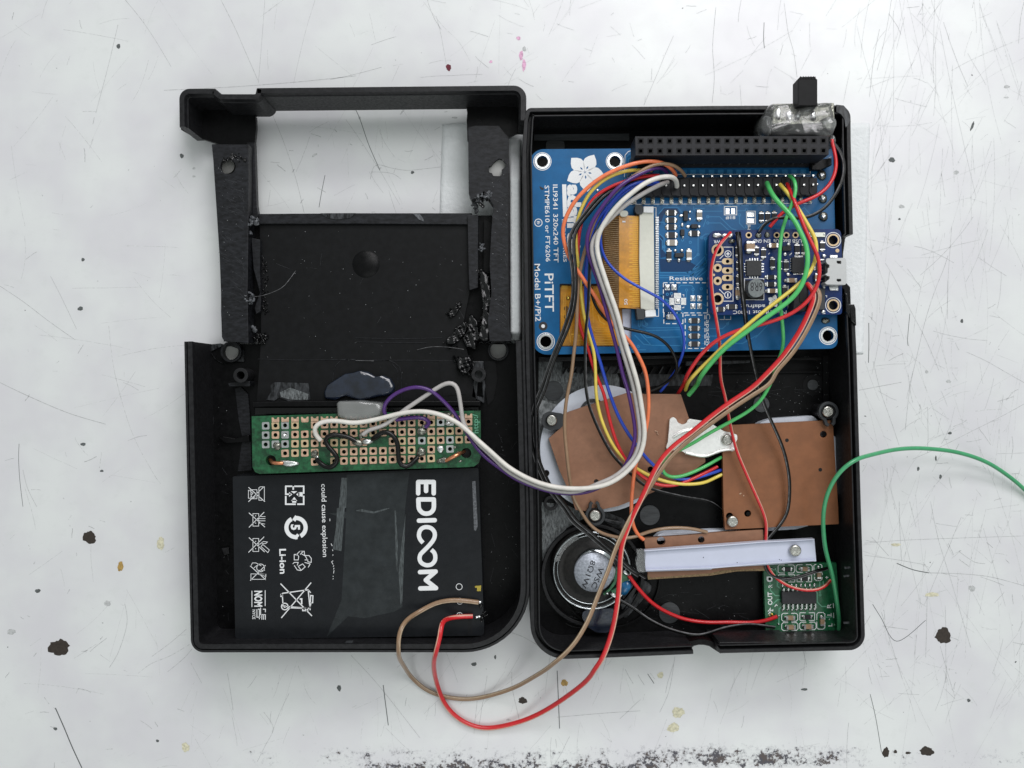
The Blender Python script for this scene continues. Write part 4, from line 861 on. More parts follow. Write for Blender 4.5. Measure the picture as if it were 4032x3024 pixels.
for s in ('R2 435,1440 475,1440 475,1500 435,1500', 'R2 495,1440 535,1440 535,1500 495,1500', 'R2 670,1485 745,1485 745,1532 670,1532', 'R2 670,1548 745,1548 745,1598 670,1598'):
    MB().prism(poly(s, Z), Z, Z + .08).build('jumper_pad', M['tin'], TB)
# copper tracks under the mask
tr = MB()
for s in ('R2 240,1530 370,1530 500,1659 R4 560,20', 'R2 240,1598 380,1598 470,1680', 'R2 0,1470 80,1470 90,1410 850,1410', 'R2 90,1570 190,1470 400,1470', 'R2 560,1465 650,1465', 'R2 585,1515 585,1600 640,1659', 'R2 190,1640 220,1560', 'R2 1210,1480 1290,1430 1360,1510',
          'R1 1640,1500 1700,1430 1850,1430 1900,1490', 'R1 2000,1490 2040,1440 2140,1440', 'R1 1640,1590 1700,1590 1700,1620', 'R3 1650,480 1980,480 2212,230', 'R3 1650,510 2000,510 2212,300', 'R3 1650,535 2030,535 2212,360', 'R4 0,490 250,360', 'R4 20,530 250,400', 'R4 60,590 250,440',
          'R3 1640,50 1700,100 1700,240 1760,280', 'R3 1640,90 1680,130 1680,230', 'R3 1900,310 2020,325 2070,280 2070,60', 'R3 2150,110 2150,360 2000,500', 'R3 2100,100 2150,60 2212,60', 'R3 1860,640 1880,620 2000,620 2030,660', 'R3 1945,680 1945,770 1900,780', 'R3 2015,670 2015,740 2080,800 2180,850',
          'R3 1640,700 1700,760 1780,800', 'R3 1660,720 1770,830', 'R3 1640,820 1700,820 1740,850', 'R3 1870,880 1920,920 2180,920', 'R3 1420,1000 1420,1060 1500,1110', 'R3 1440,1000 1440,1070 1510,1110 1900,1100', 'R3 1460,1000 1460,1050 1520,1080 1890,1080', 'R3 1480,1000 1520,1050',
          'R3 1400,1100 1560,1270', 'R3 1430,1100 1510,1185 1870,1180', 'R3 1380,1160 1480,1260 1560,1270 1880,1275', 'R4 180,1090 400,1090 455,1040', 'R4 180,1170 330,1170 700,1170', 'R4 180,1250 620,1250 780,1160', 'R4 760,1190 980,960', 'R2 1090,1500 1130,1540 1130,1640', 'R2 780,1659 850,1600',
          'R1 1740,1500 1800,1500', 'R1 1905,1590 1860,1640', 'R3 1700,590 1750,640', 'R3 1240,1320 1500,1320', 'R4 440,1055 475,1010', 'R1 1285,1090 1290,880 1320,850 1380,840', 'R1 1305,1090 1310,900 1380,870'):
    stroke(tr, s, 3.2, Z, h=.025)
for tg, x, y in (('R2', 240, 1530), ('R2', 240, 1598), ('R2', 660, 1455), ('R2', 585, 1510), ('R2', 660, 1640), ('R3', 1900, 125), ('R3', 2110, 100), ('R3', 2150, 112), ('R3', 2070, 282), ('R3', 1945, 670), ('R3', 2015, 665), ('R3', 2105, 655), ('R3', 1735, 715), ('R3', 1780, 708), ('R3', 1510, 1042), ('R3', 1418, 1285), ('R4', 455, 1037), ('R3', 1985, 150), ('R3', 1700, 200)):
    s = k8 * PX(Z); tr.prism(circ(*W(*P(tg, x, y), Z), 17 * s, 14), Z, Z + .03, [circ(*W(*P(tg, x, y), Z), 8 * s, 10)])
for i in range(19):
    x = P('R1', 1410 + i * 100, 0)[0]
    stroke(tr, f'S {x},672 {x},686', 4, Z, h=.025); stroke(tr, f'S {x+8},806 {x+8},812', 4, Z, h=.025)
    tr.prism([W(x - 9 + u * 22, 668 + v * 18, Z) for u, v in ((0, 0), (1, 0), (1, 1), (0, 1))], Z, Z + .02)
tr.build('circuit_traces', M['trace'], TB, kind='stuff')
dk = MB(); dk.prism(poly('R3 1650,330 1960,350 2080,420 1980,470 1660,470', Z), Z, Z + .012); dk.prism(poly('R3 1680,600 1850,600 1840,900 1700,1020', Z), Z, Z + .012)
dk.prism(poly('R3 1650,60 1690,110 1690,240 1740,300 1660,320', Z), Z, Z + .012); dk.prism(poly('R1 1640,1510 1700,1440 1840,1440 1880,1500 1700,1500 1650,1640', Z), Z, Z + .012)
dk.build('dark_copper_gap', M['bluedark'], TB)
# surface parts
for x, y, w, h in ((1777, 1490, 126, 68), (1777, 1570, 126, 70), (1777, 1645, 126, 70), (1780, 1733, 130, 78)): smd(TB, 'R1', x, y, w, h, Z)
smd(TB, 'R1', 1783, 1816, 130, 74, Z, 'capacitor', body='capgrey')
smd(TB, 'R1', 2028, 1714, 126, 70, Z)
smd(TB, 'R3', 1752, 292, 62, 140, Z); smd(TB, 'R3', 1967, 290, 64, 138, Z, 'capacitor', body='capgrey')
smd(TB, 'R1', 2080, 1515, 66, 125, Z, 'capacitor', body='capgrey')
for y in (1003, 1087, 1170, 1257): smd(TB, 'R3', 2028, y, 128, 66, Z)
smd(TB, 'R3', 1775, 962, 100, 64, Z, 'capacitor', body='capgrey'); smd(TB, 'R3', 1815, 962, 50, 60, Z)
for x, y in ((820, 1535), (890, 1535), (962, 1530)): smd(TB, 'R2', x, y, 62, 125, Z)
def transistor(tx_, x, y, w, h, legs):
    MB().prism(rect(*W(*P(tx_, x, y), Z + 1), w * k8 * PX(Z), h * k8 * PX(Z)), Z, Z + 1.0).build('transistor', M['chip'], TB, bevel=.12)
    for lx, ly, a, b in legs: sold(TB, tx_, lx, ly, a, Z, .45, 'tin', b)
transistor('R1', 1938, 1520, 46, 108, ((1885, 1520, 26, 18), (1978, 1478, 16, 16), (1978, 1560, 16, 16)))
transistor('R1', 1903, 1700, 42, 68, ((1895, 1620, 18, 26), (1903, 1750, 12, 24)))
transistor('R1', 2032, 1632, 70, 44, ((1960, 1640, 26, 22), (2080, 1640, 18, 16)))
transistor('R3', 1868, 287, 98, 46, ((1820, 240, 20, 18), (1892, 240, 20, 20), (1860, 345, 20, 26)))
for x, y in ((1735, 640), (1808, 640), (2013, 760), (2085, 760), (2013, 845), (2085, 845)):
    c = W(*P('R3', x, y), Z); MB().prism(rect(*c, 54 * k8 * PX(Z), 60 * k8 * PX(Z)), Z, Z + .12).build('solder_pad', M['tin'], TB, bevel=.05)
    sold(TB, 'R3', x, y, 24, Z + .1, .35, 'tin', 27)
c = W(*P('R3', 1847, 792), Z); MB().prism(rect(*c, 58 * k8 * PX(Z), 58 * k8 * PX(Z)), Z, Z + .12).build('solder_pad', M['tin'], TB, bevel=.04)
sold(TB, 'R3', 1847, 792, 20, Z + .1, .3)
pad = MB().box(0, 0, .05, .14, 0, .1).mesh('chip_pad', M['tin'])
for i in range(4):
    for dx, dy, r in ((-30 + i * 19, -62, 0), (-30 + i * 19, 68, 0), (-62, -28 + i * 19, math.pi / 2), (64, -28 + i * 19, math.pi / 2)):
        place('chip_pad', pad, (*W(*P('R3', 1847 + dx, 792 + dy), Z), Z / 10), TB, r)
# pin header soldered on the board
xs = [P('R1', 1370, 0)[0] + 36.33 * i for i in range(20)]
MB().prism(poly('S 2505,700 3203,696 3203,769 2505,773', 17.5), Z + .5, 17.5).build('pin_header', M['header'], TB, bevel=.1)
hb = MB().prism([(x * .1, y * .1) for x, y in ((-1.05, -1.6), (-.7, -2.4), (.7, -2.4), (1.05, -1.6), (1.05, 2.1), (-1.05, 2.1))], 0, 2.6).mesh('header_block', M['header'])
pt = MB().box(0, 0, .042, .042, 0, 1.6).mesh('header_pin', M['solder']); lg = MB().box(0, 0, .075, .20, 0, .5).mesh('solder_leg', M['flux'])
lg2 = MB().box(0, 0, .10, .17, 0, .25).mesh('solder_pad', M['tin'])
for i, x in enumerate(xs):
    yy = 735 - i * .25; place('header_block', hb, (*W(x + 18, yy, 18), 1.52), TB)
    for y in (694, 730): place('header_pin', pt, (*W(x + 20 - 1, y - i * .25, 19), 1.70), TB)
    place('solder_leg', lg, (*W(x + 2, 790 - i * .25, 15.3), 1.54), TB); place('solder_leg', lg2, (*W(x + 2, 790 - i * .25, 15.2), 1.51), TB)
# tall female header along the top edge
hz = 27.0
fh = []; s = PX(hz)
for r_, yy in enumerate((555.5, 594.5)):
    for i in range(20):
        x = 2523 + i * 37.85; fh.append(rect(*W(x, yy - i * .08, hz), 13 * s, 13 * s))
MB().prism(poly('S 2501,537 3262,536 3263,609 2503,612', hz), 18.5, hz, fh).build('socket_header', M['header'], TB, bevel=.05)
MB().prism(poly('S 2503,539 3260,538 3261,607 2505,610', hz), 24, 25.2).build('socket_floor', M['hole'], TB)
fr = MB().prism(rect(0, 0, 23 * s, 23 * s), 0, .03, [rect(0, 0, 13.5 * s, 13.5 * s)]).mesh('socket_hole', M['shell'])
for r_, yy in enumerate((555.5, 594.5)):
    for i in range(20):
        x = 2523 + i * 37.85; c = W(x, yy - i * .08, hz); place('socket_hole', fr, (*c, hz / 10), TB)
lp = MB().box(0, 0, .05, .05, 0, 4).mesh('header_leg', M['tin'])
for i in range(20):
    for yy in (566, 600): place('header_leg', lp, (*W(2526 + i * 35.6, 0, 18)[:1], W(0, yy + 35, 18)[1], 1.49), TB)
MB().prism(poly('S 2512,640 3215,638 3215,655 2512,657', 16.4), 15, 16.2).build('header_base', M['header'], TB)
MB().prism(poly('S 3195,632 3275,622 3276,650 3235,668 3195,668', 18), 16, 18).build('header_block', M['shell'], TB, bevel=.2)
for x, y, r in ((1478, 1080, 55), (1490, 1335, 50), (1495, 1530, 52)): sold(TB, 'R2', x, y, r, Z, .9, 'flux', None, 0, 5, .08); sold(TB, 'R2', x, y, r * .5, Z + .6, .7, 'tin', None, 0, 7, .3)
sold(TB, 'R2', 1430, 1180, 14, Z, .4)
sold(TB, 'R4', 1520, 1005, 45, Z, .8, 'flux', 34)
MB().prism(poly('R1 1290,1100 1330,900 1385,830 1440,830 1440,900 1350,920 1340,1060', 16), 15, 15.3).build('film', M['smoke'], TB)

# ---------------------------------------------------------------- dark blue charger board
Z2 = 19.0
PB = thing('charger_board', 'small dark blue power charger board lying over the right part of the display board', 'circuit board', (3050, 1080), 17.4)
o2 = poly('R4 252,70,25 300,22,20 1000,8 1690,5,20 1700,300 1702,935,12 320,940,20 262,905,18 245,500', Z2, 5)
ph = [hole_at('R4', x, y, r, Z2) for x, y, r in ((347, 235, 42), (347, 765, 42), (1605, 125, 50), (1605, 835, 50), (685, 72, 20), (990, 72, 20), (1095, 72, 20), (1195, 72, 20), (455, 357, 20), (455, 457, 20), (455, 537, 20), (455, 637, 20), (347, 428, 20), (347, 570, 20))]
MB().prism(o2, 17.4, Z2, ph).build('board', M['navy'], PB, bevel=.06)
MB().prism(poly('R4 290,35 1680,25 1690,930 300,925', 17), 15.1, 17.3).build('standoff_pad', M['hole'], PB)
for x, y in ((1605, 125), (1605, 835)):
    ring(PB, 'silkscreen_ring', 'R4', x, y, 86, 79, Z2, 'ink', .04); ring(PB, 'gold_ring', 'R4', x, y, 68, 50, Z2, 'gold', .12)
for x, y, a, b in ((347, 235, 66, 43), (347, 765, 66, 43), (685, 72, 34, 20), (990, 72, 33, 20), (1095, 72, 34, 20), (1195, 72, 34, 20), (347, 428, 46, 20), (347, 570, 46, 20)): ring(PB, 'gold_ring', 'R4', x, y, a, b, Z2, 'gold', .1)
for y in (357, 457, 537, 637):
    MB().prism(rounded(f'R4 393,{y-33},12 517,{y-33},12 517,{y+33},12 393,{y+33},12', Z2, 6), Z2, Z2 + .1, [hole_at('R4', 455, y, 20, Z2, 16)]).build('gold_ring', M['gold'], PB)
disc(PB, 'gold_dot', 'R4', 1650, 240, 21, Z2, 'gold', .1); disc(PB, 'gold_dot', 'R4', 305, 505, 14, Z2, 'gold', .1)
for x, y, a, b, m in ((340, 75, 60, 28, 'tin'), (420, 80, 40, 26, 'tin'), (480, 75, 34, 34, 'tin'), (790, 75, 34, 34, 'flux'), (885, 70, 32, 32, 'flux'), (500, 140, 38, 24, 'flux'), (800, 60, 14, 12, 'tin')): sold(PB, 'R4', x, y, a, Z2, .7, m, b)
p2 = MB()
def t2(s, p0, p1, h, b=.006): text_mb(p2, s, P('R4', *p0), P('R4', *p1), h * k8, Z2, b)
t2('PowerBoost 1000C', (1098, 892), (515, 892), 40); t2('adafruit', (865, 828), (600, 828), 40, .01); t2('GND', (830, 118), (735, 118), 38); t2('EN', (920, 118), (850, 118), 38); t2('Us', (1015, 118), (955, 118), 38)
t2('Bat', (1140, 118), (1060, 118), 38); t2('USB', (1262, 118), (1160, 118), 38); t2('PWR', (400, 125), (305, 125), 36)
flower(p2, 'R4', 960, 790, 72, Z2, math.radians(150))
for x, y in ((460, 275), (458, 722)):
    p2.prism(hole_at('R4', x, y, 38, Z2), Z2, Z2 + .03, [hole_at('R4', x, y, 30, Z2)])
stroke(p2, 'R4 440,275 480,275', 4.5, Z2); stroke(p2, 'R4 460,255 460,295', 4.5, Z2 + .005); stroke(p2, 'R4 458,704 458,742', 4.5, Z2)
stroke(p2, 'R4 410,202 515,202 515,790 410,790', 2.6, Z2); stroke(p2, 'R4 330,362 395,362', 2.2, Z2)
stroke(p2, 'R4 640,545 850,545 850,775 640,775', 2.6, Z2, True)
for s in ('R4 655,380 655,345 690,345', 'R4 810,345 835,345', 'R4 655,490 655,515 680,515', 'R4 370,330 410,290', 'R4 365,660 420,715', 'R4 1520,730 1535,730 1535,750', 'R4 1115,620 1115,900', 'R4 1140,500 1110,510', 'R4 1130,290 1155,265', 'R4 1490,925 1520,925', 'R4 900,280 915,265'): stroke(p2, s, 2.6, Z2)
p2.build('silkscreen', M['ink'], PB, kind='stuff')
for a in (('capacitor', 685, 205, 104, 135, 1.4, None), ('resistor', 768, 245, 62, 110, .5, None), ('resistor', 843, 270, 62, 125, .5, None), ('capacitor', 945, 190, 125, 56, .8, None), ('resistor', 940, 380, 62, 135, .5, None), ('resistor', 1090, 405, 64, 130, .5, None), ('resistor', 1020, 400, 58, 125, .5, None),
          ('resistor', 1210, 225, 66, 135, .5, None), ('resistor', 1283, 225, 66, 135, .5, None), ('resistor', 1485, 192, 62, 115, .5, None), ('resistor', 925, 530, 130, 52, .5, None), ('resistor', 925, 608, 130, 58, .5, None), ('capacitor', 930, 682, 135, 52, .8, None), ('capacitor', 1140, 568, 140, 54, .8, None),
          ('resistor', 1078, 680, 66, 125, .5, None), ('resistor', 565, 250, 66, 130, .5, None), ('resistor', 570, 405, 60, 110, .5, None), ('resistor', 568, 560, 60, 120, .5, None), ('capacitor', 563, 705, 66, 135, .8, None), ('resistor', 500, 852, 128, 62, .5, None), ('resistor', 378, 880, 105, 62, .5, None), ('capacitor', 1420, 535, 60, 100, .8, None), ('resistor', 1420, 430, 60, 60, .5, None)):
    smd(PB, 'R4', a[1], a[2], a[3], a[4], Z2, a[0], a[5], 0, a[6])
def chip(par, tx_, x, y, w, h, z, ht, name='chip', m='chip'):
    return MB().prism(rect(*W(*P(tx_, x, y), z + ht), w * TAG[tx_][2] * PX(z + ht), h * TAG[tx_][2] * PX(z + ht)), z, z + ht).build(name, M[m], par, bevel=.06)
chip(PB, 'R4', 745, 430, 162, 165, Z2, .9); chip(PB, 'R4', 1225, 395, 132, 168, Z2, .9)
chip(PB, 'R4', 1105, 215, 95, 50, Z2, 1.0)
for x, y in ((1118, 175), (1080, 280), (1115, 500)): sold(PB, 'R4', x, y, 22, Z2, .4)
pp = MB().box(0, 0, .03, .075, 0, .12).mesh('chip_pad', M['tin'])
for i in range(4):
    for dx, dy, r in ((-48 + i * 28, -92, 0), (-48 + i * 28, 94, 0), (-95, -45 + i * 28, math.pi / 2), (90, -45 + i * 28, math.pi / 2)): place('chip_pad', pp, (*W(*P('R4', 745 + dx, 430 + dy), Z2), Z2 / 10), PB, r)
for i in range(6): place('chip_pad', pp, (*W(*P('R4', 1150, 330 + i * 26), Z2), Z2 / 10), PB, math.pi / 2); place('chip_pad', pp, (*W(*P('R4', 1190 + i * 16, 310), Z2), Z2 / 10), PB); place('chip_pad', pp, (*W(*P('R4', 1180 + i * 18, 487), Z2), Z2 / 10), PB)
ic = MB(); ic.prism(rounded('R4 680,548,45 857,548,45 857,748,45 680,748,45', 21.8, 4), Z2, 21.8); ind = ic.build('inductor', M['chipgrey'], PB, bevel=.25)
MB().prism(poly('R4 645,565 850,560 845,770 640,770', Z2), Z2, Z2 + .3).build('inductor_base', M['hole'], PB)
t = MB(); text_mb(t, '6R8', P('R4', 835, 585), P('R4', 705, 585), 100 * k8, 21.8, .0); t.build('printed_text', M['inkblack'], ind)
# charger socket
sk = MB().prism(poly('R4 1190,610 1330,600 1330,900 1160,905', 23), Z2, 23.5); sk.build('battery_socket', M['header'], PB, bevel=.15)
MB().prism(poly('R4 1415,650 1520,650 1520,880 1415,885', 20), Z2, 19.8).build('battery_socket', M['latch'], PB, bevel=.1)
MB().prism(poly('R4 1240,690 1290,690 1290,800 1240,800', 23.7), 23.4, 23.7).build('socket_slot', M['hole'], PB)
for x, y, a, b in ((1135, 905, 20, 24), (1495, 905, 26, 20), (1500, 640, 18, 20)): sold(PB, 'R4', x, y, a, Z2, .5, 'tin', b)
chip(PB, 'R4', 1430, 66, 180, 48, Z2, .6, 'led', 'led'); sold(PB, 'R4', 1360, 66, 22, Z2 + .2, .6); sold(PB, 'R4', 1505, 66, 16, Z2 + .2, .6)
# micro connector
uh = [poly(q, 22.2) for q in ('R4 1640,350 1690,352 1690,385 1655,385 1640,372', 'R4 1640,548 1690,548 1690,575 1655,580 1640,570')]
US = MB().prism(poly('R4 1528,325,8 1735,318,8 1748,345 1752,590,8 1735,612 1535,608,8 1515,590 1545,565 1565,550 1568,520 1545,515 1520,500 1545,480 1548,430 1565,425 1565,395 1540,380 1528,360', 22.4), Z2 + .2, 22.4, uh).build('charging_port', M['usb'], PB, bevel=.2, seg=3)
MB().prism(poly('R4 1520,330 1700,325 1700,605 1520,605', 21.6), 20, 21.4).build('port_core', M['chip'], PB)
for q in ('R4 1570,288 1655,288 1655,318 1570,318', 'R4 1560,630 1660,628 1662,675 1570,672'): MB().prism(poly(q, Z2 + .4), Z2, Z2 + .4).build('port_tab', M['tin'], PB, bevel=.08)
up_ = MB().box(0, 0, .16, .028, 0, .4).mesh('port_pin', M['tin'])
for i in range(7): place('port_pin', up_, (*W(*P('R4', 1490, 340 + i * 38), Z2), Z2 / 10), PB)
sold(PB, 'R4', 1500, 300, 24, Z2, .7)
# ---------------------------------------------------------------- battery
BA = thing('battery_pack', 'flat black lithium battery pack with white printing in the bottom of the rear shell', 'battery', (1410, 2180), 2.6)
zb = 12.0
MB().prism(rounded('S 916,1876,6 1884,1842,8 1907,2503,14 926,2517,14', zb, 5), 2.6, zb).build('battery_body', M['battery'], BA, bevel=.7, seg=4)
t = MB()
def tb(s, tg, p0, p1, h, b=.0): text_mb(t, s, P(tg, *p0), P(tg, *p1), h * TAG[tg][2], zb, b)
tb('could cause explosion', 'B4', (932, 142), (948, 875), 52, .004)
tb('Li-ion', 'B4', (512, 795), (518, 1045), 66, .025)
tb('5', 'B4', (630, 548), (630, 605), 88, .04)
tb('NOM', 'B4', (262, 1215), (262, 1375), 78, .035)
tb('NYCE', 'B4', (240, 1405), (240, 1500), 30, .015)
w = 5.4
def bs(s, w_=2.2, closed=False, sm=0): stroke(t, s, w_, zb, closed, sm)
def B(s, tg='B4', **k): bs(tg + ' ' + s, **k)
# four-arrow square
for q in ('640,165 575,165 575,245 625,245', '660,165 755,165 755,240', '755,260 755,345 690,345', '675,345 575,345 575,262', '650,165 650,200'): B(q, w_=6)
for q in ('625,215 690,215 658,238', '608,222 640,247 608,272', '712,222 680,247 712,272', '630,312 690,312 660,272', '700,225 745,225 745,270 700,262', '640,300 680,300 680,330 640,330'): t.prism(poly('B4 ' + q, zb), zb, zb + .03)
# ring of two arrows
cx, cy, ro, ri = 678, 580, 117, 76
for a0, a1 in ((-95, 62), (82, 243)):
    A = [math.radians(a0 + (a1 - a0) * i / 16) for i in range(17)]
    t.prism([W(*P('B4', cx + ro * math.cos(a), cy + ro * math.sin(a)), zb) for a in A] + [W(*P('B4', cx + ri * math.cos(a), cy + ri * math.sin(a)), zb) for a in A[::-1]], zb, zb + .03)
t.prism(poly('B4 640,500 672,455 690,485 672,520', zb), zb, zb + .035); t.prism(poly('B4 712,660 676,702 662,672 690,640', zb), zb, zb + .035)
# chasing arrows
for q in ('660,905 660,850 690,850 705,870 700,905', '675,860 715,818 748,822 720,850', '715,818 760,818 765,862 735,845', '770,860 810,862 832,890 830,930 800,925', '765,905 800,905', '765,930 820,945 800,980', '645,945 660,930 700,930 690,960', '660,960 690,1005 725,1012', '700,970 730,1010 770,975 745,945 700,970'): B(q, w_=2.6, closed=len(q.split()) > 4)
# crossed-out bin
for q in ('522,1143 838,1468', '830,1133 530,1488'): B(q, w_=4)
for q, c_ in (('525,1262 545,1240 800,1205 825,1235', 0), ('540,1250 548,1370 815,1392 830,1330', 0), ('800,1205 820,1410', 0), ('825,1262 848,1265 845,1335 822,1335', 1), ('600,1385 760,1392', 0), ('745,1390 745,1415 795,1415 795,1390', 1)): B(q, w_=4, closed=bool(c_))
cc = W(*P('B4', 565, 1373), zb); s = TAG['B4'][2] * PX(zb); t.prism(circ(*cc, 38 * s, 20), zb, zb + .03, [circ(*cc, 28 * s, 20)]); t.prism(circ(*cc, 13 * s, 12), zb, zb + .03, [circ(*cc, 5 * s, 10)])
t.prism(poly('B4 715,1290 742,1290 742,1350 728,1350 728,1305 715,1305', zb), zb, zb + .03)
t.prism(rect(*W(*P('B4', 532, 1262), zb), 22 * s, 30 * s), zb, zb + .03)
# small warning pictograms
for q in ('200,175 365,320', '200,320 352,172', '205,432 365,575', '205,578 358,425', '205,680 362,825', '200,830 358,672', '218,965 375,1105', '218,1113 372,958'): B(q, w_=2.6)
for q in ('305,180 305,305 360,305 360,170 320,170', '200,205 200,285 225,285 225,205', '245,440 245,565 303,565 303,440', '245,690 245,820 303,820 303,690', '225,1045 225,1100 370,1100 372,1048', '300,1050 375,1048 375,1072', '325,770 395,832 410,805 345,750'): B(q, w_=2.0, closed=True)
for q in ('215,215 245,235 225,260 245,285 270,270', '232,200 285,200 285,290 232,290', '300,468 370,470', '305,490 370,490', '305,512 370,512', '305,535 365,545', '310,750 350,720 390,725 375,740 335,742', '228,960 240,935 275,935 330,965', '255,985 300,950 310,945', '290,1010 365,1010'): B(q, w_=2.0)
for x, y, r in ((272, 462, 5), (272, 535, 5), (272, 718, 5), (272, 792, 5)): t.prism(circ(*W(*P('B4', x, y), zb), r * s, 8), zb, zb + .03)
cc = W(*P('B4', 322, 985), zb); t.prism(circ(*cc, 42 * s, 20), zb, zb + .03, [circ(*cc, 36 * s, 20)])
for q in ('235,1215 235,1378', '368,1210 368,1368'): B(q, w_=2.8)
for q in ('285,1400 285,1480 320,1480', '295,1400 310,1400 310,1500', '322,1385 322,1460', '345,1400 370,1400 370,1430', '335,1455 335,1505', '352,1455 352,1505', '370,1455 370,1505', '330,1455 375,1455'): B(q, w_=3)
for q in ('1018,490 1018,515', '1030,740 1042,765', '1045,800 1048,815', '1050,850 1048,862', '1050,912 1035,925 1050,950', '1058,960 1050,975', '1060,985 1055,1000', '1060,1010 1055,1040', '1052,1065 1050,1075', '1052,1090 1050,1100'): B(q, w_=2.0)
# maker's word, read from the side
def L8s(s, closed=False): stroke(t, s, 16.5, zb, closed, 0, .035)
CAP = [0]
def capsule(q, w_=17.5):
    pts = [Vector(W(x, y, zb)) for x, y, _ in parse(q)]; r = w_ / 2 * PX(zb)
    for a, b in zip(pts, pts[1:]):
        d = (b - a).normalized(); ang = math.atan2(d.y, d.x); CAP[0] += 1; z = zb + .004 * (CAP[0] % 7)
        out = [(b.x + r * math.cos(ang + math.pi * (k / 8 - .5)), b.y + r * math.sin(ang + math.pi * (k / 8 - .5))) for k in range(9)] + [(a.x + r * math.cos(ang + math.pi * (k / 8 + .5)), a.y + r * math.sin(ang + math.pi * (k / 8 + .5))) for k in range(9)]
        t.prism(out, z, z + .03)
for q in ('L6 683,1376 851,1376', 'L6 682,1378 682,1500', 'L6 768,1378 768,1474', 'L6 851,1378 851,1500', 'L8 690,138 862,133', 'L8 702,698 872,692', 'L8 872,692 765,785', 'L8 765,785 876,872', 'L8 876,872 705,876'): capsule(q)
sm = catmull([Vector((*W(*P(tg_, x, y), zb), 0)) for tg_, x, y in (('L6', 684, 1568), ('L6', 686, 1620), ('L6', 690, 1662), ('L8', 705, 30), ('L8', 735, 55), ('L8', 775, 62), ('L8', 815, 52), ('L8', 842, 25), ('L6', 852, 1655), ('L6', 853, 1610), ('L6', 852, 1568))], .02)
t.ribbon([(p.x, p.y) for p in sm], 17.5 * PX(zb), zb + .034, h=.03); capsule('L6 684,1566 852,1566')
pts = [(735, 380), (705, 345), (690, 300), (700, 250), (730, 218), (775, 208), (825, 222), (858, 262), (862, 310), (840, 360), (790, 420), (740, 470), (705, 510), (698, 560), (720, 600), (770, 623), (825, 615), (862, 575), (868, 525), (855, 485), (825, 455)]
sm = catmull([Vector((*W(*P('L8', x, y), zb), 0)) for x, y in pts], .03); t.ribbon([(p.x, p.y) for p in sm], 16.5 * PX(zb), zb, h=.035)
for x, y in ((1128, 858), (1135, 1015), (1133, 1172)):
    cc = W(*P('L8', x, y), zb); t.prism(circ(*cc, 36 * k8 * PX(zb), 26), zb, zb + .03, [circ(*cc, 30 * k8 * PX(zb), 26)])
stroke(t, 'L8 1133,1150 1133,1195', 2, zb); stroke(t, 'L8 1112,1172 1155,1172', 2, zb + .004)
t.build('printed_text', M['ink'], BA, kind='stuff')
MB().prism(poly('L5 2130,-1000 2131,-1000 2130,-999', zb), zb, zb + .01) if False else None
MB().prism(poly('S 1365,1868 1612,1858 L8 540,0 510,1080 420,1130 100,1200 L7 2130,1180 1900,1400 2060,1000 2110,130', zb), zb + .012, zb + .05).build('clear_tape', M['tape'], BA)
MB().prism(poly('L5 2130,1659 L6 0,1640 L8 0,30 -300,60 L7 2130,120 2120,500 2110,1180 L8 250,1140 440,1080 440,40 0,20', zb), zb + .055, zb + .07).build('tape_layer', M['tape'], BA)
for q in ('L5 2060,1330 2120,1330 2110,1659 2030,1659', 'L7 2010,0 2095,0 2060,470 1965,450 2000,200', 'L8 425,25 440,30 460,400 455,700 440,600', 'L8 545,60 510,1020 490,1060 470,700 500,400', 'L8 0,30 60,10 200,40 330,5 380,0 330,20 200,60 60,40'):
    MB().prism(poly(q, zb), zb + .075, zb + .10).build('tape_crease', M['streak'], BA)
MB().prism(poly('L6 1270,1370 1305,1365 L8 1330,200 1310,250 1290,240', zb), zb + .01, zb + .06).build('wrap_edge', M['shaving'], BA)
for q in ('L8 1222,740 1230,740 1240,1370 1230,1370', 'L8 1240,800 1250,800 1265,1370 1255,1370'): MB().prism(poly(q, zb), zb + .01, zb + .05).build('wrap_seam', M['hole'], BA)
MB().prism(poly('L8 1270,845 1375,838 1375,910 1275,905', zb), zb + .01, zb + .04).build('terminal_slot', M['hole'], BA)
for q in ('L8 1300,848 1368,842 1368,868 1300,868', 'L8 1322,868 1365,868 1365,905 1322,905'): MB().prism(poly(q, zb), zb + .03, zb + .16).build('terminal', M['goldb'], BA, bevel=.04)
for x, y in ((1355, 1020), (1365, 1060), (1345, 1180), (1380, 1190), (1320, 1185)): sold(BA, 'L8', x, y, 24, zb - .2, 1.0, 'tin' if x < 1360 else 'melted', 22)

# ---------------------------------------------------------------- green stripboard
ZS = 15.0
SB = thing('prototype_board', 'green perforated board with copper pads and solder above the battery', 'circuit board', (1440, 1740), 13.4)
edge = [(1080, 660)] + [(1200, 657)]
tp = [W(*P('L5', 1080, 660), ZS), W(*P('L5', 1200, 657), ZS)]
gx = [P('L5', 1235 + i * 106.3, 0)[0] for i in range(9)] + [P('L6', 88 + i * 105.3, 0)[0] for i in range(12)]
gx = [1046.5 + i * 38.5 for i in range(9)] + []
cols = [1046.6, 1085, 1123, 1162, 1200.5, 1239.5, 1278, 1316, 1354.5, 1393, 1431.5, 1469.5, 1508, 1546, 1583, 1621, 1661, 1698, 1735, 1772, 1808, 1845]
def rowy(r, x): return [1651, 1676.5, 1713.5, 1750, 1787, 1823.5][r] - (x - 1046) * (.0185 + .002 * r) 
brd = [(991, 1639), (1395, 1627), (1600, 1622), (1892, 1617), (1893, 1700), (1893, 1800), (1886, 1822), (1868, 1836), (1848, 1839), (1400, 1852), (1022, 1866), (1004, 1858), (994, 1838)]
bw = [W(x, y, ZS) for x, y in brd]
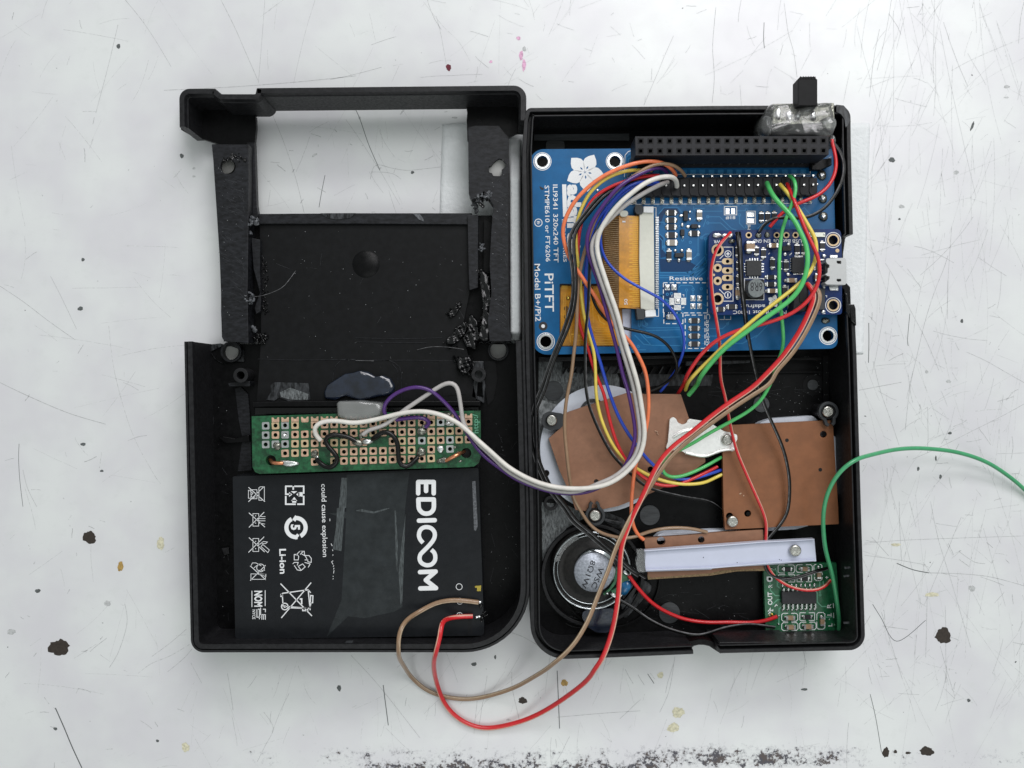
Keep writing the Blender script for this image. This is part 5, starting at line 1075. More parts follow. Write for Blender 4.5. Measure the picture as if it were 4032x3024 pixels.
big = [circ(*W(*P('L5', 1290, 1140), ZS), 56 * k8 * PX(ZS), 22), circ(*W(*P('L6', 1205, 1062), ZS), 56 * k8 * PX(ZS), 22)]
skip = {(0, 0), (1, 4), (5, 4), (5, 0), (5, 1), (5, 2), (5, 3), (4, 0), (4, 1), (5, 20), (5, 21), (4, 20), (4, 21), (5, 19), (4, 22), (5, 18), (4, 6), (3, 11), (3, 12), (2, 16), (4, 16), (5, 6), (4, 18)}
soldered = {(1, 2), (2, 2), (3, 2), (1, 0), (2, 0), (3, 0), (3, 19), (4, 19), (1, 18), (1, 19), (3, 1), (3, 16)}
ph = []; pl = []
s = PX(ZS)
for r in range(6):
    for i, x in enumerate(cols):
        if (r, i) in skip: continue
        y = rowy(r, x); c = W(x, y, ZS)
        pl.append((r, i, c))
        if r: ph.append(circ(*c, 8.2 * s, 10))
MB().prism(bw, 13.4, ZS, big + ph).build('board', M['green'], SB, bevel=.06)
pm = MB().prism(rounded_rect := [(x * 14.6 * s, y * 14.6 * s) for x, y in ((-1, -.8), (-.8, -1), (.8, -1), (1, -.8), (1, .8), (.8, 1), (-.8, 1), (-1, .8))], 0, .12, [circ(0, 0, 8.2 * s, 10)])
pmesh = {k: pm.mesh('copper_pad', M[k]) for k in ('copper', 'gold', 'tin')}
hm = MB().prism([(x * 14.6 * s, y * 14.6 * s) for x, y in ((-1, .5), (-1, -.7), (-.8, -1), (.8, -1), (1, -.7), (1, .5), (.55, .45), (.3, 0), (-.3, 0), (-.55, .45))], 0, .12).mesh('copper_pad', M['copper'])
rnd = random.Random(8)
for r, i, c in pl:
    if r == 0: place('copper_pad', hm, (*c, ZS / 10), SB, .03); continue
    k = 'tin' if (r, i) in soldered else ('gold' if rnd.random() < (.5 if i > 15 or i < 5 else .12) else 'copper')
    place('copper_pad', pmesh[k], (*c, ZS / 10), SB, .03 + rnd.gauss(0, .02))
MB().prism([W(x, y, 13.2) for x, y in ((1000, 1645), (1885, 1622), (1885, 1830), (1030, 1855))], 13.0, 13.3).build('board_backing', M['hole'], SB)
t = MB(); text_mb(t, 'http:/', P('L6', 1338, 845), P('L6', 1330, 635), 60 * k8, ZS, .01); text_mb(t, 'UOG', P('L5', 1120, 985), P('L5', 1120, 830), 30 * k8, ZS, .0) if False else None
t.build('printed_text', M['gtrace'], SB)
def sb(tx_, x, y, a, b, rot=0, m='flux', h=.9, sd=None): return sold(SB, tx_, x, y, a, ZS, h, m, b, rot, sd, .18)
for a in (('L5', 1360, 985, 50, 40, 0, 'flux'), ('L5', 1490, 1172, 120, 32, -.05, 'tin'), ('L5', 1770, 1070, 44, 42, 0, 'flux'), ('L5', 1800, 1125, 20, 40, 0, 'tin'), ('L6', 130, 935, 66, 34, -.1, 'tin'), ('L6', 25, 950, 60, 40, 0, 'flux'), ('L6', 720, 825, 52, 52, 0, 'flux'), ('L6', 715, 1050, 46, 62, -.3, 'flux'),
          ('L6', 925, 1018, 44, 40, 0, 'tin'), ('L6', 950, 1140, 66, 34, .1, 'flux'), ('L6', 1010, 735, 40, 26, 0, 'tin'), ('L6', 1000, 640, 60, 22, 0, 'flux'), ('L5', 1440, 870, 26, 24, 0, 'tin'), ('L5', 1790, 880, 60, 34, -.5, 'flux'), ('L6', 60, 870, 26, 40, 0, 'flux'), ('L6', 750, 770, 30, 24, 0, 'flux')): sb(*a)
for x, y, a in ((1080, 1000, 20), (1110, 1050, 14), (1140, 1150, 22), (1110, 1090, 12), (640, 970, 16), (830, 1070, 14)): sold(SB, 'L6', x, y, a, ZS, .25, 'flux', a * .6, .5)
def unback(s):                      # crops overlap: drop points that would run back after a change of crop
    out, tg = [], None
    for t_ in s.split():
        if t_ in TAG: tg = t_; fresh = True; continue
        p = parse(tg + ' ' + t_)[0]
        if fresh and len(out) > 1:
            a, b = out[-2], out[-1]; dx, dy = b[0] - a[0], b[1] - a[1]
            if (p[0] - b[0]) * dx + (p[1] - b[1]) * dy < .2 * math.hypot(dx, dy) * math.hypot(p[0] - b[0], p[1] - b[1]): continue
        if fresh and out and math.hypot(p[0] - out[-1][0], p[1] - out[-1][1]) < 26: continue
        fresh = False; out.append(p)
    return out
def wire3(s, z_end=None): return [Vector((*W(x, y, z), z / 10)) for x, y, z in zfill(unback(s))]
def zfill(p):
    p = [list(a) for a in p]; kn = [i for i, a in enumerate(p) if a[2] is not None]
    if not kn: return [(a[0], a[1], 15) for a in p]
    for i, a in enumerate(p):
        if a[2] is None:
            lo = max([k for k in kn if k < i], default=None); hi = min([k for k in kn if k > i], default=None)
            a[2] = p[hi][2] if lo is None else p[lo][2] if hi is None else p[lo][2] + (p[hi][2] - p[lo][2]) * (i - lo) / (hi - lo)
    return p
def wtube(s, r, step=.07, sides=8): return MB().tube(catmull(wire3(s), step), r, sides)
wtube('L5 1275,1120,12.5 1310,1165,15.5 1360,1172,16 1420,1172,15.8', .055).build('bare_wire', M['copperwire'], SB)
wtube('L6 1185,1040,13 1120,1075,16 1040,1115,16.4 985,1145,15.6', .055).build('bare_wire', M['copperwire'], SB)
wtube('L5 1790,1130,15.6 1830,1170,16.5 1880,1205 1940,1215,17 2000,1170 2010,1110 1970,1050 1910,980 1885,920 1905,890,17.5 1960,865 2050,870 2150,895 2212,930,17 L6 30,945,16', .068).build('jumper_wire', M['w_black'], SB)
wtube('L6 190,905,16 240,870,17.5 300,838 370,845,18 430,900 460,980 465,1080 475,1150 500,1190,17.5 550,1208 600,1185 645,1140 680,1105,16', .068).build('jumper_wire', M['w_black'], SB)
MB().blob(*W(*P('L6', 215, 895), 17), .09, .075, 15, 2, 4, .2, 12, 5).build('wire_sleeve', M['melted'], SB)

# ---------------------------------------------------------------- rubber membranes, button boards, bracket, strip
def boardthing(name, label, cat, at, s, z0, z1, m, holes=(), bev=.08, nm='board'):
    T = thing(name, label, cat, at, z0); MB().prism(poly(s, z1, 5), z0, z1, [hole_at(*h, z1, 18) for h in holes]).build(nm, M[m], T, bevel=bev); return T
c = P('R5', 1040, 1010)
ru = thing('rubber_membrane', 'white rubber membrane disc under the brown direction button board', 'rubber membrane', c, 2.6)
cc = W(*c, 6.5); MB().prism(circ(*cc, 690 * k8 * PX(6.5), 72), 5, 6.5, [hole_at('R5', 415, 1278, 24, 6.5)]).build('membrane', M['rubber'], ru, bevel=.3)
MB().prism(circ(*cc, 590 * k8 * PX(6.5), 60), 2.6, 4.9).build('membrane_rim', M['rubber'], ru)
disc(ru, 'locating_peg', 'R5', 418, 1278, 33, 6.6, 'shell', .5); ring(ru, 'moulded_ring', 'R5', 930, 620, 150, 118, 6.6, 'disc', .4)
DB = boardthing('button_board', 'brown direction button board on the white disc, crossed by many wires', 'circuit board', (2460, 1800),
    'R5 443,905 570,790 650,617 850,548 1065,482 1302,405 1500,418,4 1883,420,3 1970,680 2140,1000 2150,1162,6 1960,1295 1640,1465 1400,1560 1200,1640 900,1700 735,1680 695,1550 560,1250', 7.4, 9, 'board', [('R5', 1552, 1240, 34), ('R5', 962, 1372, 26), ('R5', 575, 695, 26)])
MB().tube(catmull(wire3('R5 1600,820,9.2 1630,830 1620,850 1640,858'), .03), .012, 5).build('wire_scrap', M['copper'], DB)
MB().prism(hole_at('R5', 1552, 1240, 33, 6), 2.6, 6.6).build('peg', M['shell'], DB)
ru2 = boardthing('rubber_membrane', 'white rubber membrane sheet under the square brown board at the right wall', 'rubber membrane', (3060, 1850), 'R6 700,800 830,722,8 945,685,8 1380,655,14 1445,710 1620,880 1640,885,5 1690,950,10 1692,1300,10 1650,1490 R8 1330,196 1200,232,14 900,250,10 820,150 R6 700,1500', 2.6, 6.2, 'rubber', nm='membrane', bev=.3)
RB = boardthing('button_board', 'brown square button board beside the right wall of the front shell', 'circuit board', (3060, 1860),
    'R6 398,762 1600,702,3 1660,1659 R8 1666,176,3 1020,206 850,216 430,236,3 R6 412,1659', 7.4, 9, 'board2', [('R6', 1500, 857, 38), ('R8', 675, 60, 38), ('R8', 478, 90, 40)])
for x, y in ((1102, 922), (1465, 1243)): disc(RB, 'carbon_dot', 'R6', x, y, 20, 9.0, 'hole', .05)
for tx_, x, y in (('R6', 1505, 857), ('R8', 675, 60)): disc(RB, 'peg', tx_, x, y, 22, 8.2, 'shell', .5)
for x, y in ((590, 1505), (630, 1525), (600, 1500)): sold(RB, 'R6', x, y, 8, 9.0, .2, 'copper')
ru3 = boardthing('rubber_membrane', 'white rubber membrane strip behind the narrow brown board', 'rubber membrane', (2790, 2110), 'R7 1600,330 1640,292,10 1690,268,10 2100,253 R8 0,258 280,243 600,238 600,300 R7 1640,360', 3, 6.4, 'rubber', nm='membrane', bev=.3)
NB = boardthing('button_board', 'narrow brown button board partly covered by the white plastic strip', 'circuit board', (2800, 2200),
    'R7 1480,326,3 R8 0,297 400,262 843,236,3 866,684,3 560,690 R7 2200,738 1525,780,6 1515,560', 7.4, 8.8, 'board', [('R7', 1668, 362, 48), ('R7', 2105, 345, 37)])
disc(NB, 'peg', 'R7', 2105, 345, 22, 8.0, 'shell', .5); 
MB().prism(poly('R7 1520,730 1560,760 2200,712 R8 400,680 860,660 866,684 560,690 R7 2200,738 1525,780', 8.9), 8.8, 8.84).build('worn_edge', M['boardedge'], NB)
WS = boardthing('plastic_strip', 'white plastic clamping strip screwed down over the narrow brown board', 'plastic strip', (2900, 2190),
    'R7 1482,458,2 R8 0,420 840,362 1400,333,3 1422,582,3 870,622 300,655 R7 2212,672 1500,695,3', 9.6, 11, 'strip', nm='strip')
for q in ('R7 1484,462 2212,412 R8 840,368 1402,340 1403,350 840,380 R7 2212,426 1486,476', 'R7 1500,672 2212,650 R8 860,600 1420,566 1421,576 860,612 R7 2212,662 1500,686'): MB().prism(poly(q, 12.0), 11, 12.0).build('strip_ridge', M['strip'], WS, bevel=.1)
MB().prism(poly('R7 1400,458,6 1500,458 1500,520 1492,640 1500,698 1425,702,8 1408,680 1395,600 1410,520', 11.3), 9.4, 11.2).build('clear_end', M['gluemilk'], WS, bevel=.15)
for tx_, x, y in (('R8', 1020, 562), ('R8', 1040, 568), ('R8', 560, 595), ('R7', 2128, 538), ('R8', 192, 540)): disc(WS, 'speck', tx_, x, y, 5, 11.0, 'hole', .03, 8)
BR = boardthing('metal_bracket', 'shiny tin plated bracket bridging the two brown button boards', 'bracket', (2800, 1750),
    'R5 1762,690,8 1800,667,8 1832,690,6 1850,730,10 1900,752,12 1945,735,10 1962,695,8 1995,686,6 R6 40,688,6 150,705 260,730 335,775 420,825 470,835 560,862,8 562,910,8 535,965 532,1045,8 460,1036,20 385,1052 225,1110,12 130,1100,12 0,1068 R5 1915,1052,10 1880,1035 1740,1028,10 1722,1000,10 1742,940 1755,800', 9.2, 10.4, 'bright', nm='bracket', bev=.35)
rb = MB()
for q in ('R5 1800,890,10.4 1900,830,10.7 2050,800,10.8 2200,770,10.5', 'R6 0,1058,10.4 200,1095 380,1035 520,1020,10.4'): rb.tube(catmull(wire3(q), .1), .045, 8)
rb.build('pressed_rib', M['bright'], BR)
# screws
def screw(tx_, x, y, r, z, label, rot=.4):
    sx, sy = P(tx_, x, y); T = thing('screw', label, 'screw', (sx, sy), z - 3, 'silver cross head screws in the front shell'); c = W(sx, sy, z); R = r * k8 * PX(z)
    MB().lathe(*c, [(R * .55, z - 3), (R * .55, z - .9), (R, z - .9), (R, z - .35), (R * .93, z - .12), (R * .8, z + .02)] , 28).lathe(*c, [(R * .8, z + .02), (R * .62, z + .12), (R * .55, z + .13)], 28).build('screw_head', M['steel'], T)
    a, b = R * .62, R * .15; pl_ = [(b, b), (a, b), (a, -b), (b, -b), (b, -a), (-b, -a), (-b, -b), (-a, -b), (-a, b), (-b, b), (-b, a), (b, a)]
    q = [(c[0] + u * math.cos(rot) - v * math.sin(rot), c[1] + u * math.sin(rot) + v * math.cos(rot)) for u, v in pl_]
    MB().prism(circ(*c, R * .80, 28), z - .1, z + .16, [q]).build('cross_slot_plate', M['steel'], T, bevel=.04)
    MB().prism(q, z - .5, z - .1).build('cross_recess', M['hole'], T)
screw('R5', 475, 705, 62, 10.4, 'cross head screw in the dark tab left of the direction board', .5)
screw('R7', 950, 85, 62, 12, 'cross head screw above the round speaker', .3)
screw('R6', 1555, 610, 62, 12, 'cross head screw above the top right corner of the square brown board', .8)
screw('R6', 458, 920, 60, 11.6, 'cross head screw through the shiny metal bracket', .2)
screw('R8', 515, 150, 62, 10.2, 'cross head screw at the lower left corner of the square brown board', .6)
screw('R8', 1200, 468, 64, 12.4, 'cross head screw through the white plastic strip', .9)

# ---------------------------------------------------------------- speaker
SP = thing('speaker', 'round speaker with a silver magnet and a hand written marking', 'speaker', (2331, 2246), 2.6)
s = k8 * PX(8); c = W(*P('R7', 915, 682), 8)
MB().lathe(*c, [(445 * s, 2.6), (445 * s, 6.6), (432 * s, 7.6), (415 * s, 7.9), (398 * s, 7.2), (380 * s, 6.4), (372 * s, 5.6), (300 * s, 6.2), (240 * s, 7.2), (.01, 7.2)], 72).build('cone_basket', M['cone'], SP)
mb = MB(); mb.lathe(*c, [(432 * s, 7.3), (432 * s, 7.9), (420 * s, 8.25), (408 * s, 8.1), (404 * s, 7.3)], 72); mb.f.pop(); mb.sm.pop(); mb.build('frame_ring', M['chrome'], SP)
mb = MB(); mb.lathe(*c, [(385 * s, 6.4), (380 * s, 6.9), (372 * s, 7.0), (366 * s, 6.4)], 72); mb.f.pop(); mb.sm.pop(); mb.build('inner_ring', M['chrome'], SP)
cm = W(*P('R7', 945, 690), 10); s = k8 * PX(10)
MB().lathe(cm[0] + .03, cm[1] + .04, [(222 * s, 5), (222 * s, 9.5), (214 * s, 9.9), (.01, 9.9)], 56).build('magnet_cup', M['chrome'], SP)
cm = W(*P('R7', 935, 700), 11)
mg = MB().lathe(*cm, [(214 * s, 9.9), (214 * s, 10.9), (208 * s, 11.2), (.01, 11.22)], 56).build('magnet', M['magnet'], SP)
t = MB()
text_mb(t, 'WSC', P('R7', 992, 640), P('R7', 905, 862), 62 * k8, 11.25, .0); text_mb(t, '8\u03a91W', P('R7', 905, 565), P('R7', 795, 862), 60 * k8, 11.25, .0)
t.build('marker_writing', M['inkblack'], mg, kind='stuff')
MB().prism(poly('R7 1165,630 1190,650 1195,740 1170,830 1110,900 1050,950 1035,935 1100,880 1150,800 1165,720', 8), 7.2, 8.2).build('terminal_board', M['greenglue'], SP)
MB().prism(poly('R7 1240,700 1300,740 1320,800 1290,860 1210,960 1150,960 1120,900 1190,860 1235,780', 8), 7, 8.3).build('terminal_board', M['greenglue'], SP, bevel=.2)
MB().blob(*W(*P('R7', 1285, 875), 9), 62 * s, 90 * s, 7.5, 1.5, 2, .12, 20, 6, -.3).build('resin_blob', M['blueglue'], SP)
for x, y, a, b in ((1280, 705, 40, 20), (1315, 735, 20, 18), (1150, 950, 44, 20), (1080, 930, 20, 14)): sold(SP, 'R7', x, y, a, 8.3, .6, 'tin', b, -.6)
for a0, a1, r_, w_, m in ((-165, -112, 400, 60, 'gluemilk'),):
    A = [math.radians(a0 + (a1 - a0) * i / 14) for i in range(15)]; cc = P('R7', 915, 682)
    MB().prism([W(*P('R7', 915 + (r_ + w_ / 2) * math.cos(a), 682 + (r_ + w_ / 2) * math.sin(a)), 8) for a in A] + [W(*P('R7', 915 + (r_ - w_ / 2) * math.cos(a), 682 + (r_ - w_ / 2) * math.sin(a)), 8) for a in A[::-1]], 7.6, 8.6).build('glue_smear', M[m], SP, bevel=.35)
gp2 = thing('glue_blob', 'glossy dark glue blob holding the lower rim of the speaker', 'glue', (2355, 2440), 3)
MB().prism(poly('R7 810,1130,20 900,1100,20 1150,1095,20 1180,1160,20 1170,1300,30 1080,1360,30 960,1355,30 860,1290,30 810,1200,20', 7.5), 3, 7.5).build('glue_body', M['gluenavy'], gp2, bevel=1.4, seg=5)

# ---------------------------------------------------------------- amplifier board
ZA = 6.0
AB = thing('amplifier_board', 'small green amplifier board with a black chip in the lower right corner', 'circuit board', (3170, 2350), 4.4)
MB().prism(poly('R8 848,690 900,615 1640,596,3 1662,900 1692,1330,3 872,1350,3', ZA), 4.4, ZA, [hole_at('B3', 150, 485, 26, ZA, 14)]).build('board', M['green2'], AB, bevel=.08)
t = MB(); text_mb(t, 'OUT', P('B3', 200, 985), P('B3', 195, 735), 88 * TAG['B3'][2], ZA, .02); text_mb(t, 'R', P('B3', 200, 650), P('B3', 195, 590), 78 * TAG['B3'][2], ZA, .01)
text_mb(t, 'R', P('B3', 1330, 1045), P('B3', 1330, 960), 84 * TAG['B3'][2], ZA, .01); text_mb(t, 'L', P('B3', 1350, 1395), P('B3', 1350, 1340), 80 * TAG['B3'][2], ZA, .01); text_mb(t, '+', P('B3', 1290, 480), P('B3', 1290, 430), 90 * TAG['B3'][2], ZA, .01)
def bo(x0, y0, x1, y1, gap=True, chf=0):
    xm = (x0 + x1) / 2; ym = (y0 + y1) / 2; k = chf
    if x1 - x0 > y1 - y0:
        for q in (f'{xm-30},{y0} {x0+k},{y0} {x0},{y0+k} {x0},{y1-k} {x0+k},{y1} {xm-30},{y1}', f'{xm+30},{y0} {x1-k},{y0} {x1},{y0+k} {x1},{y1-k} {x1-k},{y1} {xm+30},{y1}'): stroke(t, 'B3 ' + q, 2.6, ZA)
    else:
        for q in (f'{x0},{ym-15} {x0},{y0+k} {x0+k},{y0} {x1-k},{y0} {x1},{y0+k} {x1},{ym-15}', f'{x0},{ym+15} {x0},{y1-k} {x0+k},{y1} {x1-k},{y1} {x1},{y1-k} {x1},{ym+15}'): stroke(t, 'B3 ' + q, 2.6, ZA)
for a in ((310, 215, 625, 372, 1, 25), (655, 212, 968, 358, 1, 30), (998, 208, 1152, 345, 1, 20), (1010, 340, 1160, 518, 1, 35), (675, 410, 955, 540), (320, 405, 630, 545), (378, 1145, 688, 1298, 1, 30), (728, 1135, 1012, 1282), (1055, 1130, 1210, 1450, 1, 32), (380, 1325, 692, 1475, 1, 30), (725, 1315, 1040, 1462, 1, 30)): bo(*a)
for q in ('1370,955 1375,1045', '1375,1135 1380,1235', '1255,1180 1330,1180', '1330,1145 1330,1215', '1290,1270 1300,1250', '260,285 265,305'): stroke(t, 'B3 ' + q, 2.8, ZA)
t.prism(poly('B3 90,440 130,440 190,445 205,480 200,525 160,545 110,535 90,500', ZA), ZA, ZA + .03, [hole_at('B3', 150, 485, 30, ZA, 14)])
for q in ('115,1110 150,1075 160,1050 165,1100 210,1080 205,1110', '125,1160 150,1120 175,1150 200,1160', '245,1020 280,970', '270,985 300,1000'): stroke(t, 'B3 ' + q, 3, ZA)
t.build('silkscreen', M['ink'], AB, kind='stuff')
t = MB()
for q in ('B3 195,310 260,310 290,340 295,620 340,660', 'B3 165,640 160,700 255,805 340,808', 'B3 190,985 300,885 350,885', 'B3 1062,740 1065,930 1150,1015 1240,1015', 'B3 325,1350 330,1060 365,1030', 'B3 1110,520 1115,780', 'B3 1175,520 1185,650', 'B3 1210,1220 1370,1215', 'B3 155,540 155,600'): stroke(t, q, 4, ZA)
t.prism(hole_at('B3', 1118, 795, 24, ZA, 16), ZA, ZA + .03, [hole_at('B3', 1118, 795, 10, ZA, 10)])
t.build('circuit_traces', M['gtrace'], AB, kind='stuff')
MB().prism(poly('B3 385,738 1045,730 1050,962 392,968', ZA + 1.5), ZA + .1, ZA + 1.5).build('chip', M['chip'], AB, bevel=.12)
lgm = MB().box(0, 0, .035, .14, 0, .9).blob(0, .0, .045, .06, 0, .5, 1, .1, 8, 3).mesh('chip_leg', M['solder'])
for i in range(8):
    for y in (1005 - i * 1.5, 700 - i * 1.5): place('chip_leg', lgm, (*W(*P('B3', 405 + i * 86.5, y), ZA), ZA / 10), AB)
    sold(AB, 'B3', 400 + i * 87, 1075 - i * 2, 30, ZA, .5, 'solder', 34); sold(AB, 'B3', 395 + i * 87, 612 - i * 2, 26, ZA, .4, 'solder', 36)
for x, y, w_, h_, k_ in ((485, 295, 240, 100, 'resistor'), (810, 285, 240, 100, 'capacitor'), (815, 475, 240, 95, 'resistor'), (475, 475, 240, 95, 'resistor'), (1085, 395, 95, 220, 'capacitor'), (535, 1225, 240, 100, 'capacitor'), (868, 1210, 240, 100, 'resistor'), (1145, 1290, 100, 240, 'capacitor'), (545, 1405, 240, 100, 'capacitor'), (880, 1392, 250, 105, 'capacitor')):
    smd(AB, 'B3', x, y, w_ * .9, h_ * .88, ZA, k_, .6)
for x, y, a, m in ((190, 1165, 30, 'goldb'), (320, 1190, 22, 'tin'), (315, 1350, 20, 'tin'), (140, 1180, 16, 'gold'), (180, 280, 22, 'tin'), (1390, 1370, 34, 'greenglue'), (1080, 255, 30, 'tin')): sold(AB, 'B3', x, y, a, ZA, .5, m)
# ---------------------------------------------------------------- wires, each one a thing
def wire(name, label, col, s, r=.055, torn=None, side=1, cat='wire', group=None, ends=True):
    pts = catmull(wire3(s), .09); rn = random.Random(len(s))
    n = len(pts); ph = rn.uniform(0, 6); r *= .95
    for _ in range(5):
        q = [p.copy() for p in pts]
        for i in range(1, n - 1): pts[i] = q[i] * .5 + (q[i - 1] + q[i + 1]) * .25
    for i, p in enumerate(pts): p.x += .006 * math.sin(i * .31 + ph); p.y += .006 * math.cos(i * .23 + ph)
    o = MB().tube(pts, r, 10).build(name, M['w_' + col], None)
    tag(o, label, cat, group)
    if torn:
        q = []
        for i, p in enumerate(pts):
            t_ = (pts[min(i + 1, n - 1)] - pts[max(i - 1, 0)]).normalized(); sd = t_.cross(Vector((0, 0, 1)))
            sd = sd.normalized() if sd.length > .05 else Vector((1, 0, 0)); q.append(p + sd * side * r * .55 + Vector((0, 0, r * .50)))
        MB().tube(q, r * .42, 6).build('torn_edge', M[torn], o)
    return o
bg = 'bundle of thin insulated wires joining the boards'
wire('white_wire', 'cream white wire looping widely from the pin header to the left end of the stripboard', 'white',
     'R1 1842,1200,19 1838,1130,22 1800,1098,24 1740,1092,25.5 1620,1110,27 1480,1170,28 1350,1270 1200,1400,28 1060,1580,27 R3 985,60,26 960,200,25.5 990,330 1040,480 1110,700,25 1180,900 1250,1150,24 1320,1380 1385,1600,23 R5 1360,120,22.5 1420,350 1465,600,21 1488,800,20.5 1478,950 1430,1100,20 1330,1230 1200,1340 1020,1420,20 750,1452 500,1430,20 250,1350 0,1212,20.5 L6 1900,1320,20.5 1700,1215,20.5 1500,1070,20 1300,895,19.5 1150,760,19 1000,670 850,620,19 700,605 500,628,18.5 300,680 100,722,18 L5 2160,735,18 2080,715 1950,705,18 1830,722 1750,765,18 1728,820 1760,870 1830,925,16', .067)
wire('grey_white_wire', 'greyish white wire with a sharp bend above the green stripboard', 'greyw',
     'R1 1740,1155,20 1640,1190,23 1450,1290,25 1280,1400,26 1150,1520,26 R3 960,60,25 905,180,24.5 930,330 990,500 1060,700,24 1130,900 1200,1150,23 1265,1380 1330,1600,22 R5 1300,120,21.5 1365,350 1415,600,20 1440,800,19.5 1432,950 1385,1090,19 1290,1210 1160,1320 1000,1385,19.2 750,1485,18.6 500,1470,18.6 250,1390 0,1262,19 L6 1900,1370,19 1700,1265 1500,1110,18.5 1320,940,18.3 1215,810,18 1170,740,18.5 1145,560,20 1125,420,21 1105,310,21.5 1060,280,21.5 980,300,21 850,380,20 700,480,19 500,615,18 400,700,17.2 260,785 130,800,16.8 80,860,16', .062)
wire('purple_wire', 'purple wire beside the white pair ending on the green stripboard', 'purple',
     'R1 1735,1050,19.5 1690,1003,22 1600,1000,24 1400,1080,25 1200,1210,25.5 1050,1390,25 940,1540,24.5 R3 868,60,24 858,200,23.5 920,400 995,620,23 1060,860 1130,1100,22 1190,1330 1250,1600,21 R5 1225,60,20.5 1300,350,20 1355,600,19 1385,850,18.5 1362,1000 1300,1165,18 1210,1290 1060,1400,17.8 900,1478 700,1508,18 450,1478 150,1375 0,1290,18.3 L6 1900,1425,18.3 1600,1265,18 1400,1095,17.8 1260,925,17.6 1150,740,17.5 1050,590,18.5 900,440,20 800,370,20.5 650,342,20.5 500,380,20 370,460,19 300,560,18.5 300,640,17.6 340,665,17', .055, torn=None)
wire('purple_wire', 'short purple wire end bent down onto a solder joint of the stripboard', 'purple', 'L6 440,700,16.8 600,678,17.2 730,668,17.4 790,690,17.2 825,745,16 760,780,15.8', .062)
wire('orange_wire', 'orange wire arching widest to the left out of the pin header', 'orange',
     'R1 1825,1080,19 1790,1010,22 1700,945,24 1600,922,25 1480,925,25.5 1300,972,25.5 1050,1080,25 850,1230 700,1400,24 620,1560,23 590,1650,22.5 R3 595,90,22 640,260,21.5 700,380,21 770,470,20.6 860,610,20.3 950,740,20 1040,900,19.5 1140,1050,19 1230,1130,18.5 1330,1230,18 1420,1390,17.5 1490,1540,17 R5 1480,180,16.5 1525,330,16 1535,480,15.5 1525,680,15 1480,880,15 1420,1070,15.4 1385,1230,15 1360,1400,14 1340,1640,13 R7 1335,40,12.6 1350,130,12 1385,245,10.5 1440,325,9.5 1478,345,9.2', .056)
wire('tan_wire', 'tan brown wire running down the left of the bundle and along to the narrow board', 'tan',
     'R1 1925,1085,18.5 1885,1025,21 1800,965,23.5 1700,945,24.5 1580,965,24.8 1440,1040,24.8 1250,1180,24.6 1050,1390,23.6 930,1600,22.5 R3 870,130,21.5 820,300,20 785,480,19 760,700,18.5 750,900 740,1150,18 715,1400,17 690,1600,16 R5 720,60,15.5 670,300,15 630,520,14.6 618,750,14.4 632,1000 660,1270,14 700,1480,13.5 745,1620,12.6 R7 790,20,12 860,150,12 980,260,11.8 1150,315,11 1300,332,10 1420,305,9.6 1500,265,9.8 1700,220,10 1900,215,9.8 2050,235,9.4 2170,267,9', .052)
wire('yellow_wire', 'yellow wire looping from the pin header to the left edge of the square brown board', 'yellow',
     'R1 1560,1030,20 1440,1022,22.5 1300,1025,23.5 1100,1095,24 950,1205,23.6 850,1330,22.6 775,1500,21.4 740,1650,20.5 R3 740,80,19.5 750,260,18.6 775,450,18 795,700,17.6 830,950,17.4 885,1150,17 935,1350,16.4 955,1600,15.4 R5 940,60,15 957,250,14.6 962,420,14.2 1000,650,13.8 1080,860,13.2 1180,1030,12.4 1300,1160,11.8 1400,1232,11.4 1550,1315,11.4 1750,1380,11.2 1950,1402,10.8 2150,1380,10 R6 150,1388,9 300,1335,8.4 398,1293,8', .05)
wire('red_wire', 'red wire running between the yellow and blue wires of the bundle', 'red',
     'R1 1640,1080,20 1500,1085,22 1320,1130,23 1150,1190,23 950,1310,22.5 840,1480,21.5 790,1640,20.4 R3 770,120,19 760,400,17 760,700,16 765,950,15.6 800,1120,15.4 870,1300,15.2 920,1480,15 970,1620,14.6 R5 985,170,14.2 1040,400,14 1100,680,13.4 1180,930,12.6 1290,1150,12 1400,1275,11.8 1550,1378,11.2 1700,1418,11 1850,1405,10.8 2050,1320,10.2 R6 0,1360,9 150,1298,8.6 345,1212,8', .05)
wire('blue_wire', 'blue wire curving right across the direction board towards the square board', 'blue',
     'R1 1640,1165,20 1500,1150,22 1380,1165,23 1250,1240,23.2 1120,1380,22.8 1000,1520,22 940,1640,21.4 R3 905,60,20.6 870,250,19.6 850,420,18.8 848,650,18.2 852,850,17.8 880,1050,17.4 940,1250,16.8 1000,1430,16 1045,1600,15.4 R5 990,30,15 1050,230,14.6 1115,440,14.2 1200,650,13.8 1320,870,13.2 1420,1010,12.8 1500,1115,12.4 1610,1215,11.8 1760,1315,11 1950,1352,10.4 2130,1310,9.4 R6 100,1350,8.6 250,1292,8 385,1248,7.6', .05)
wire('blue_wire', 'thin blue wire crossing the white ribbon connector of the display board', 'blue',
     'R1 1640,1180,19.5 1480,1175,21 1340,1215,22 1180,1340,22 1060,1490,22 1010,1640,21.6 R3 1000,120,21 1030,270,20.4 1090,375,20.2 1180,470,20.4 1290,560,20.6 1450,648,21 1560,710,21 1670,770,20.6 1790,890,19.6 1870,1020,18.8 1915,1150,18 1920,1280,17 1890,1390,15.5 1855,1490,14 R5 1860,110,12.5 1800,210,10.5 1740,290,9 1690,370,7.6 1660,395,7', .042)
